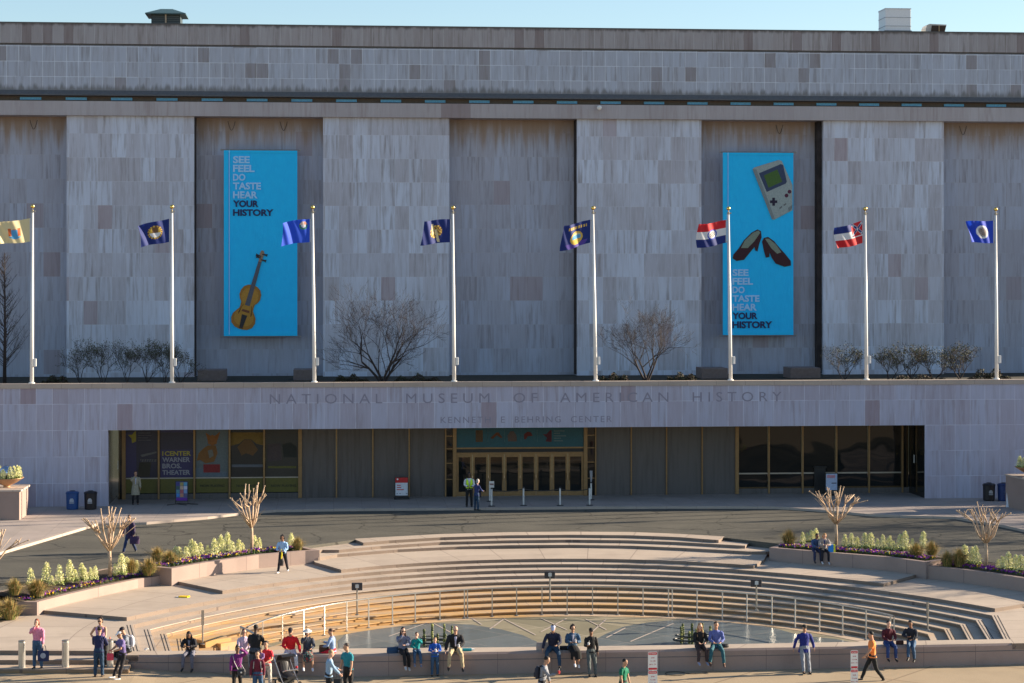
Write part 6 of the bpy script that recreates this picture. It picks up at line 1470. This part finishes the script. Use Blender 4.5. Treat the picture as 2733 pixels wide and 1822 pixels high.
bin_(U(*za(420, 562), .12), (.015, .07, .24), 'blue recycling bin by the left wall', (.35, .42, .5))
bin_(U(*za(525, 562), .12), (.014, .012, .016), 'black litter bin right of the blue one by the left wall', (.4, .42, .45))
bin_(U(*zc(1795, 512), .12), (.012, .012, .016), 'black litter bin by the right wall', (.3, .32, .34))
bin_(U(*zc(1880, 512), .12), (.012, .035, .14), 'blue recycling bin by the right wall, beside a leaning white board', (.04, .07, .16))
# wall handrail
q0 = U(*za(230, 512), .12); r = empty('handrail', q0, 0, 'short steel handrail by the wall at the far left', 'handrail')
mb = MB(); mb.tube([(0, 0, 0), (0, 0, 1.15)], .03, 8); mb.build('post', M['steel'], r)
mb = MB(); mb.tube([(0, 0, 1.15), (-1.05, .1, .85)], .025, 8); mb.build('rail', M['brushed'], r)
# pedestals with copper bowls
def pedestal(a, b_, c, z1, label, blabel, bc, side):
    r = empty('pedestal', (a.x, a.y, .12), 0, label, 'pedestal', 'stone pedestals with planted bowls')
    d = c - a; P4 = [a, b_, b_ + d, c]; mb = MB(); mb.prism([(p.x, p.y) for p in P4], -.2, z1 - .09); W(mb, 'block', M['wallstone'], r)
    cen = sum(P4, Vector()) / 4; Q4 = [cen + (p - cen) * 1.03 for p in P4]; mb = MB(); mb.prism([(p.x, p.y) for p in Q4], z1 - .088, z1); W(mb, 'cap', M['kerb'], r)
    r = empty('copper_bowl', (bc.x, bc.y, z1), 0, blabel, 'bowl planter', 'copper bowls on the pedestals')
    mb = MB(); mb.lathe((0, 0, 0), [(.20, 0), (.16, .06), (.17, .10), (.48, .24), (.78, .44), (.86, .50), (.80, .50), (.70, .44)], 32); mb.build('bowl', plain('weathered_copper', (.42, .24, .13), .5, .4), r, smooth=True)
    mb = MB(); mb.lathe((0, 0, .40), [(.70, 0), (.70, .05), (.1, .07)], 24); mb.build('soil', M['soil'], r)
    for k in range(9):
        th = k * .7 + .3; pp = Vector((bc.x + .60 * math.cos(th), bc.y + .60 * math.sin(th), z1 + .44)); mk_spire(pp, .95, 'cream leafy spire in the copper bowl on the %s pedestal, %s round the rim' % (side, ords[k]))
    r = empty('mirror_globe', (bc.x, bc.y, z1 + .62), 0, 'shiny mirror globe in the middle of the copper bowl, %s side' % side, 'globe', 'mirror globes in the copper bowls')
    mb = MB(); mb.ball((0, 0, .12), .40, 28); m_ = plain('mirror_ball', (.6, .65, .75), .05, 1.0, .02); mb.build('globe', m_, r, smooth=True)
    mb = MB(); mb.lathe((0, 0, -.32), [(.08, 0), (.1, .1)], 12); mb.build('collar', M['brushed'], r)
a = U(*za(112, 625), .12); b_ = U(*za(163, 590), .12); c = a + Vector((-6, .1, 0))
pedestal(a, b_, c, 1.63, 'pale granite pedestal at the left edge, lit on its right side', 'copper bowl with cream spires on the left pedestal', Vector((XA(18, (a.y + b_.y) / 2), (a.y + b_.y) / 2, 0)), 'left')
a = U(*zc(1990, 575), .12); a.x += .1; b_ = a + Vector((-.2, 2.4, 0)); c = a + Vector((3.5, -.2, 0))
pedestal(a, b_, c, 1.85, 'pale granite pedestal cut by the right edge', 'copper bowl with cream spires on the right pedestal', Vector((XA(2752, a.y + 1.0), a.y + 1.0, 0)), 'right')
# evergreen by the left pedestal
random.seed(9); q = U(*za(5, 628), .0); r = empty('juniper_bush', q, 0, 'dark green juniper against the left pedestal', 'bush')
mb = MB(); mb.tube([(0, 0, 0), (.02, 0, 1.2)], [.05, .02], 6); mb.build('trunk', M['darkbark'], r)
mb = MB()
for i in range(3200):
    t = random.random(); th = random.uniform(0, 6.28); rad = .48 * (1 - abs(t - .35) ** 1.3) * random.uniform(.5, 1.05) * (1 + .2 * math.sin(th * 3 + t * 9)); leaf_quad(mb, (rad * math.cos(th), rad * math.sin(th), t * 1.5), random.uniform(.03, .07), 0, (0, 0, 1))
mb.build('foliage', plain('juniper_green', (.03, .07, .02), .8, 0, .5, 5), r)
# boards and signs
def aboard(p, w_, h_, z0, frame, face, label, name='sign_stand', rz=0, extra=None):
    r = empty(name, p, rz, label, 'sign board')
    mb = MB(); t = .035
    mb.box(-w_ / 2 - t, -w_ / 2, -.03, .03, 0.05, z0 + h_ + t); mb.box(w_ / 2, w_ / 2 + t, -.03, .03, .05, z0 + h_ + t); mb.box(-w_ / 2, w_ / 2, -.03, .03, z0 + h_, z0 + h_ + t); mb.box(-w_ / 2, w_ / 2, -.03, .03, z0 - t, z0); mb.build('frame', frame, r)
    mb = MB(); mb.box(-w_ / 2, w_ / 2, -.018, .018, z0, z0 + h_); f = mb.build('panel', face, r)
    return r, f
r, f = aboard(U(*za(1054, 536), .12), .62, 1.02, .22, M['black'], col((.08, .10, .22), .5), 'black framed poster stand of coloured portraits before the theatre windows', rz=R(-6))
mb = MB(); mb.tube([(-.75, -.28, .02), (0, 0, .08), (.85, .10, .02)], .02, 5); mb.tube([(-.30, .3, .02), (.3, -.3, .02)], .02, 5); mb.build('leg', M['black'], r)
random.seed(3)
cols_ = [(.05, .2, .5), (.45, .22, .15), (.10, .10, .2), (.1, .25, .3), (.35, .1, .12), (.2, .3, .5), (.05, .1, .1), (.5, .35, .25), (.5, .5, .6), (.05, .05, .2), (.3, .25, .1), (.1, .3, .45)]
for i in range(12):
    x = -.29 + (i % 3) * .2; z = .42 + (i // 3) * .2; mb = MB(); mb.box(x, x + .18, -.024, -.019, z, z + .18); mb.build('portrait', col(cols_[i]), f)
mb = MB(); mb.box(-.3, .3, -.024, -.019, .23, .38); mb.build('portrait', col((.13, .03, .3)), f)
r, f = aboard(U(*zb(373, 503), .12), .68, .98, .20, M['black'], col((.62, .64, .70), .5), 'red topped white information board left of the doors', 'sign_board')
mb = MB(); mb.box(-.34, .34, -.026, -.019, .90, 1.18); mb.build('red_header', col((.50, .03, .03)), f)
mb = MB(); mb.ball((-.22, -.03, 1.09), .05, 12, sc=(1, .1, 1)); mb.build('round_mark', M['white'], f)
for z, wd in ((.74, .22), (.62, .24), (.50, .38)): mb = MB(); mb.box(-.26, -.26 + wd, -.026, -.019, z, z + .045); mb.build('red_line', col((.55, .05, .05)), f)
for x in (-.28, -.12, .25): mb = MB(); mb.box(x, x + .07, -.026, -.019, .28, .32); mb.build('small_mark', col((.15, .15, .2)), f)
mb = MB(); mb.box(-.04 - .34, .38, -.025, -.019, .97, 1.0); mb.build('header_text', M['white'], f)
mb = MB(); mb.box(-.42, .42, -.22, .22, 0, .10); mb.build('base', M['black'], r, bevel=.02)
r, f = aboard(U(*zc(882, 482), .12), .64, .92, .30, M['black'], col((.42, .50, .68), .5), 'pale blue notice board behind the upper right pollarded tree', 'notice_board')
mb = MB(); mb.box(-.26, .2, -.026, -.019, .98, 1.14); mb.build('notice_heading', col((.55, .25, .3)), f)
mb = MB(); mb.box(.0, .28, -.026, -.019, .66, .72); mb.build('notice_mark', col((.1, .1, .15)), f)
mb = MB(); mb.box(-.40, .40, -.2, .2, 0, .06); mb.build('base', M['black'], r)
r = empty('equipment_case', U(*zc(816, 470), .12), 0, 'tall black cabinet left of the pale notice board', 'cabinet'); mb = MB(); mb.box(-.32, .32, 0, .4, 0, 1.45); mb.build('cabinet_body', M['black'], r, bevel=.02)
mb = MB(); mb.box(-.36, .36, -.05, .42, 1.45, 1.52); mb.build('cabinet_top', M['black'], r)
r = empty('leaning_board', U(*zc(1938, 548), .12), R(-28), 'white board leaning at the right edge with black boards behind', 'board')
mb = MB(); mb.add([(-.35, -.3, 0), (.35, -.3, 0), (.35, .05, 1.22), (-.35, .05, 1.22), (-.35, -.26, 0), (.35, -.26, 0), (.35, .09, 1.22), (-.35, .09, 1.22)], [(0, 1, 2, 3), (7, 6, 5, 4), (0, 4, 5, 1), (1, 5, 6, 2), (2, 6, 7, 3), (3, 7, 4, 0)]); mb.build('panel', col((.6, .62, .68)), r)
mb = MB(); mb.box(.1, .8, .14, .24, 0, 1.3); mb.build('rear_panel', M['black'], r)
mb = MB(); mb.box(-.3, .7, .0, .12, 0, .2); mb.build('foot', M['black'], r)
# barrier posts and belts
sp = [(895, 545, 0, 'white barrier post with a small square sign, right of the two people talking'), (1080, 541, 1, 'white barrier post in front of the middle doors'), (1292, 541, 2, 'white barrier post in front of the right doors'), (1463, 540, 3, 'white barrier post at the right end of the front row'), (885, 517, 4, 'white barrier post behind the one with the square sign'), (1472, 508, 5, 'white barrier post with a grey head beside the right door jamb')]
SPn = []
for x, y, i, lab in sp:
    q = U(*zb(x, y), .12); SPn.append(q); r = empty('barrier_post', q, 0, lab, 'barrier post', 'white barrier posts before the doors')
    mb = MB(); mb.lathe((0, 0, 0), [(.19, 0), (.18, .03), (.05, .05)], 18); mb.build('base', M['black'], r)
    mb = MB(); mb.tube([(0, 0, .04), (0, 0, .92)], .045, 12); mb.build('shaft', M['offwhite'], r)
    mb = MB(); mb.lathe((0, 0, .92), [(.05, 0), (.055, .03), (.04, .07)], 12); mb.build('belt_head', M['black'], r)
    if i == 0: mb = MB(); mb.box(-.13, .13, -.06, -.045, 1.0, 1.34); mb.build('small_sign', M['offwhite'], r); mb = MB(); mb.box(-.10, .10, -.066, -.061, 1.14, 1.22); mb.build('sign_line', col((.2, .1, .1)), r)
    if i == 5: mb = MB(); mb.tube([(0, 0, .95), (0, 0, 1.25), (0, 0, 1.6)], [.03, .07, .08], 10); mb.build('grey_head', col((.3, .3, .32)), r)
for i in range(3):
    a, b = SPn[i], SPn[i + 1]; r = empty('barrier_belt', ((a.x + b.x) / 2, (a.y + b.y) / 2, 1.0), 0, 'black belt stretched between the %s and next front barrier posts' % ords[i], 'barrier belt', 'black belts between the barrier posts')
    mb = MB(); n = 10; P_ = [a.lerp(b, t / n) + Vector((0, 0, .86 - .10 * math.sin(math.pi * t / n))) for t in range(n + 1)]
    for u, v in zip(P_, P_[1:]): mb.add([u, v, v + Vector((0, 0, .05)), u + Vector((0, 0, .05)), u + Vector((0, .006, 0)), v + Vector((0, .006, 0)), v + Vector((0, .006, .05)), u + Vector((0, .006, .05))], [(0, 1, 2, 3), (7, 6, 5, 4), (3, 2, 6, 7), (0, 4, 5, 1)])
    W(mb, 'belt', M['black'], r)
# parking signs
def psign(px, ytop, Y, wd, rz, label):
    d = Y; z1 = CAM_H - (ytop - YH) / (F / d); u = (px - 1366.5) / F * d; p = FW * d + RT * u
    gz = ground_z(p.x, p.y); r = empty('parking_sign', (p.x, p.y, gz), rz, label, 'sign', 'white and red parking signs at the kerb'); zt = z1 - gz
    mb = MB(); mb.tube([(0, .03, 0), (0, .03, zt - .03)], .028, 8); mb.build('post', M['brushed'], r)
    for k, (a, hh_) in enumerate(((zt, .56), (zt - .57, .56), (zt - 1.14, .5))):
        def rrect(x0, x1, z0, z1_, c_, y0, y1):
            pts = []
            for cx_, cz_, st in ((x1 - c_, z1_ - c_, 0), (x0 + c_, z1_ - c_, 90), (x0 + c_, z0 + c_, 180), (x1 - c_, z0 + c_, 270)):
                for t in range(4): pts.append((cx_ + c_ * math.cos(R(st + t * 30)), cz_ + c_ * math.sin(R(st + t * 30))))
            mb = MB(); mb.plate(pts, y0, y1); return mb
        f = rrect(-wd / 2, wd / 2, a - hh_, a, .03, -.006, 0).build('sign_plate', M['white'], r)
        if k < 2 or True:
            rrect(-wd / 2 + .012, wd / 2 - .012, a - .095, a - .018, .02, -.009, -.0065).build('red_band', col((.62, .05, .06)), f)
            rrect(-wd / 2 + .012, wd / 2 - .012, a - hh_ + .015, a - hh_ + .075, .02, -.009, -.0065).build('red_band', col((.62, .05, .06)), f)
            tb = text_mb('NO PARKING', -wd / 2 + .035, a - .075, wd - .07, .036, -.0095, bold=.01); tb.build('lettering', M['white'], f)
            for j, (t_, w2) in enumerate((('8AM', .10), ('TO 6PM', .16), ('MON - FRI', .2))):
                tb = text_mb(t_, -w2 / 2, a - .20 - j * .10, w2, .035, -.0075, bold=.01); tb.build('lettering', col((.45, .03, .05)), f)
psign(1742, 1739, 62.5, .29, R(3), 'white and red parking sign at the bottom edge, right of the boy in green')
psign(2280, 1735, 62.5, .23, R(3), 'white and red parking sign behind which the man in orange walks, nearer the right edge')
# stroller
q = STR(2, 1480, 1110); r = empty('stroller', q, R(25), 'black stroller with a silver bar parked in front of the man in red', 'stroller')
bk = col((.014, .014, .017), .5)
b = MB(); 
for i in range(9):
    t = i / 8; th = R(-10 + 130 * t); b.v += [(sx, -.05 + .34 * math.cos(th), .78 + .34 * math.sin(th)) for sx in (-.25, -.22, .22, .25)]
b.f = [(4 * i + k, 4 * i + k + 1, 4 * i + 5 + k, 4 * i + 4 + k) for i in range(8) for k in range(3)]; b.m = [0] * len(b.f); o = b.build('canopy', bk, r); sd = o.modifiers.new('s', 'SOLIDIFY'); sd.thickness = .03
b = MB(); sect(b, [(Vector((0, -.45, .42)), .18, .05), (Vector((0, -.12, .42)), .22, .09), (Vector((0, .15, .50)), .22, .10), (Vector((0, .33, .85)), .20, .06)]); b.build('seat', bk, r)
b = MB()
for s in (-.27, .27): b.tube([(s, -.5, .14), (s, -.1, .45), (s, .4, .95), (s, .55, 1.05)], .018, 6); b.tube([(s, .35, .16), (s, -.05, .5)], .018, 6)
b.tube([(-.27, .55, 1.05), (.27, .55, 1.05)], .022, 6); b.build('frame', M['steel'], r)
b = MB(); b.tube([(-.27, -.32, .62), (-.2, -.45, .68), (.2, -.45, .68), (.27, -.32, .62)], .02, 6); b.build('bumper_bar', M['steel'], r)
for x, y in ((-.28, -.5), (.28, -.5), (-.29, .36), (.29, .36)):
    b = MB(); b.tube([(x + .09 * math.cos(0) * 0, y + .13 * math.cos(t * .524), .14 + .13 * math.sin(t * .524)) for t in range(13)], .022, 6); wl = b.build('wheel', M['rubber'], r); b = MB(); b.tube([(x - .02, y, .14), (x + .02, y, .14)], .09, 12); b.build('hub', M['brushed'], wl)
b = MB(); b.box(-.2, .2, -.2, .25, .2, .33); b.build('basket', col((.03, .03, .03)), r)
b = MB(); b.ball((.26, -.25, .72), .05, 8); b.build('toy', col((.5, .02, .03)), r)
# yellow folded floor sign lying flat, cable coil, crumpled paper
q = U(*za(1060, 1072), ZT); q.z = U(0, 1745, ringz(6)).z; q = U(*za(1060, 1072), ringz(6)); r = empty('floor_sign', q, R(-8), 'yellow folding floor sign lying flat on the lower landing', 'floor sign')
b = MB(); b.add([(-.16, -.1, 0), (.22, -.16, 0), (.26, .14, 0), (-.14, .14, 0), (-.16, -.1, .05), (.22, -.16, .05), (.26, .14, .05), (-.14, .14, .05)], [(0, 3, 2, 1), (4, 5, 6, 7), (0, 1, 5, 4), (1, 2, 6, 5), (2, 3, 7, 6), (3, 0, 4, 7)]); b.build('board', col((.85, .55, .0), .4), r)
b = MB(); b.box(-.26, -.165, -.04, .08, 0, .03); b.build('handle_end', M['white'], r)
q = STR(4, 2130, 935); r = empty('cable_loop', q, 0, 'thin black cable loop lying on the pavement by the wall right of the parking sign', 'cable'); b = MB(); b.tube([(.36 * math.cos(t * .26), .33 * math.sin(t * .26), .02) for t in range(25)], .012, 5); b.build('loop', M['rubber'], r)
b = MB(); b.tube([(.36, 0, .02), (.7, -.1, .02), (1.2, .1, .02)], .012, 5); b.build('tail', M['rubber'], r)
q = U(*rg(1, 1835, 640), ZT); b = MB(); random.seed(8); b.ball((0, 0, .05), .07, 8, sc=(1.3, .8, .6)); b.v = [(x + random.uniform(-.02, .02), y + random.uniform(-.02, .02), z + random.uniform(-.01, .015)) for x, y, z in b.v]; o = b.build('crumpled_paper', M['white'], loc=q); tag(o, 'crumpled white paper lying on the terrace near the left end of the wall', 'litter')
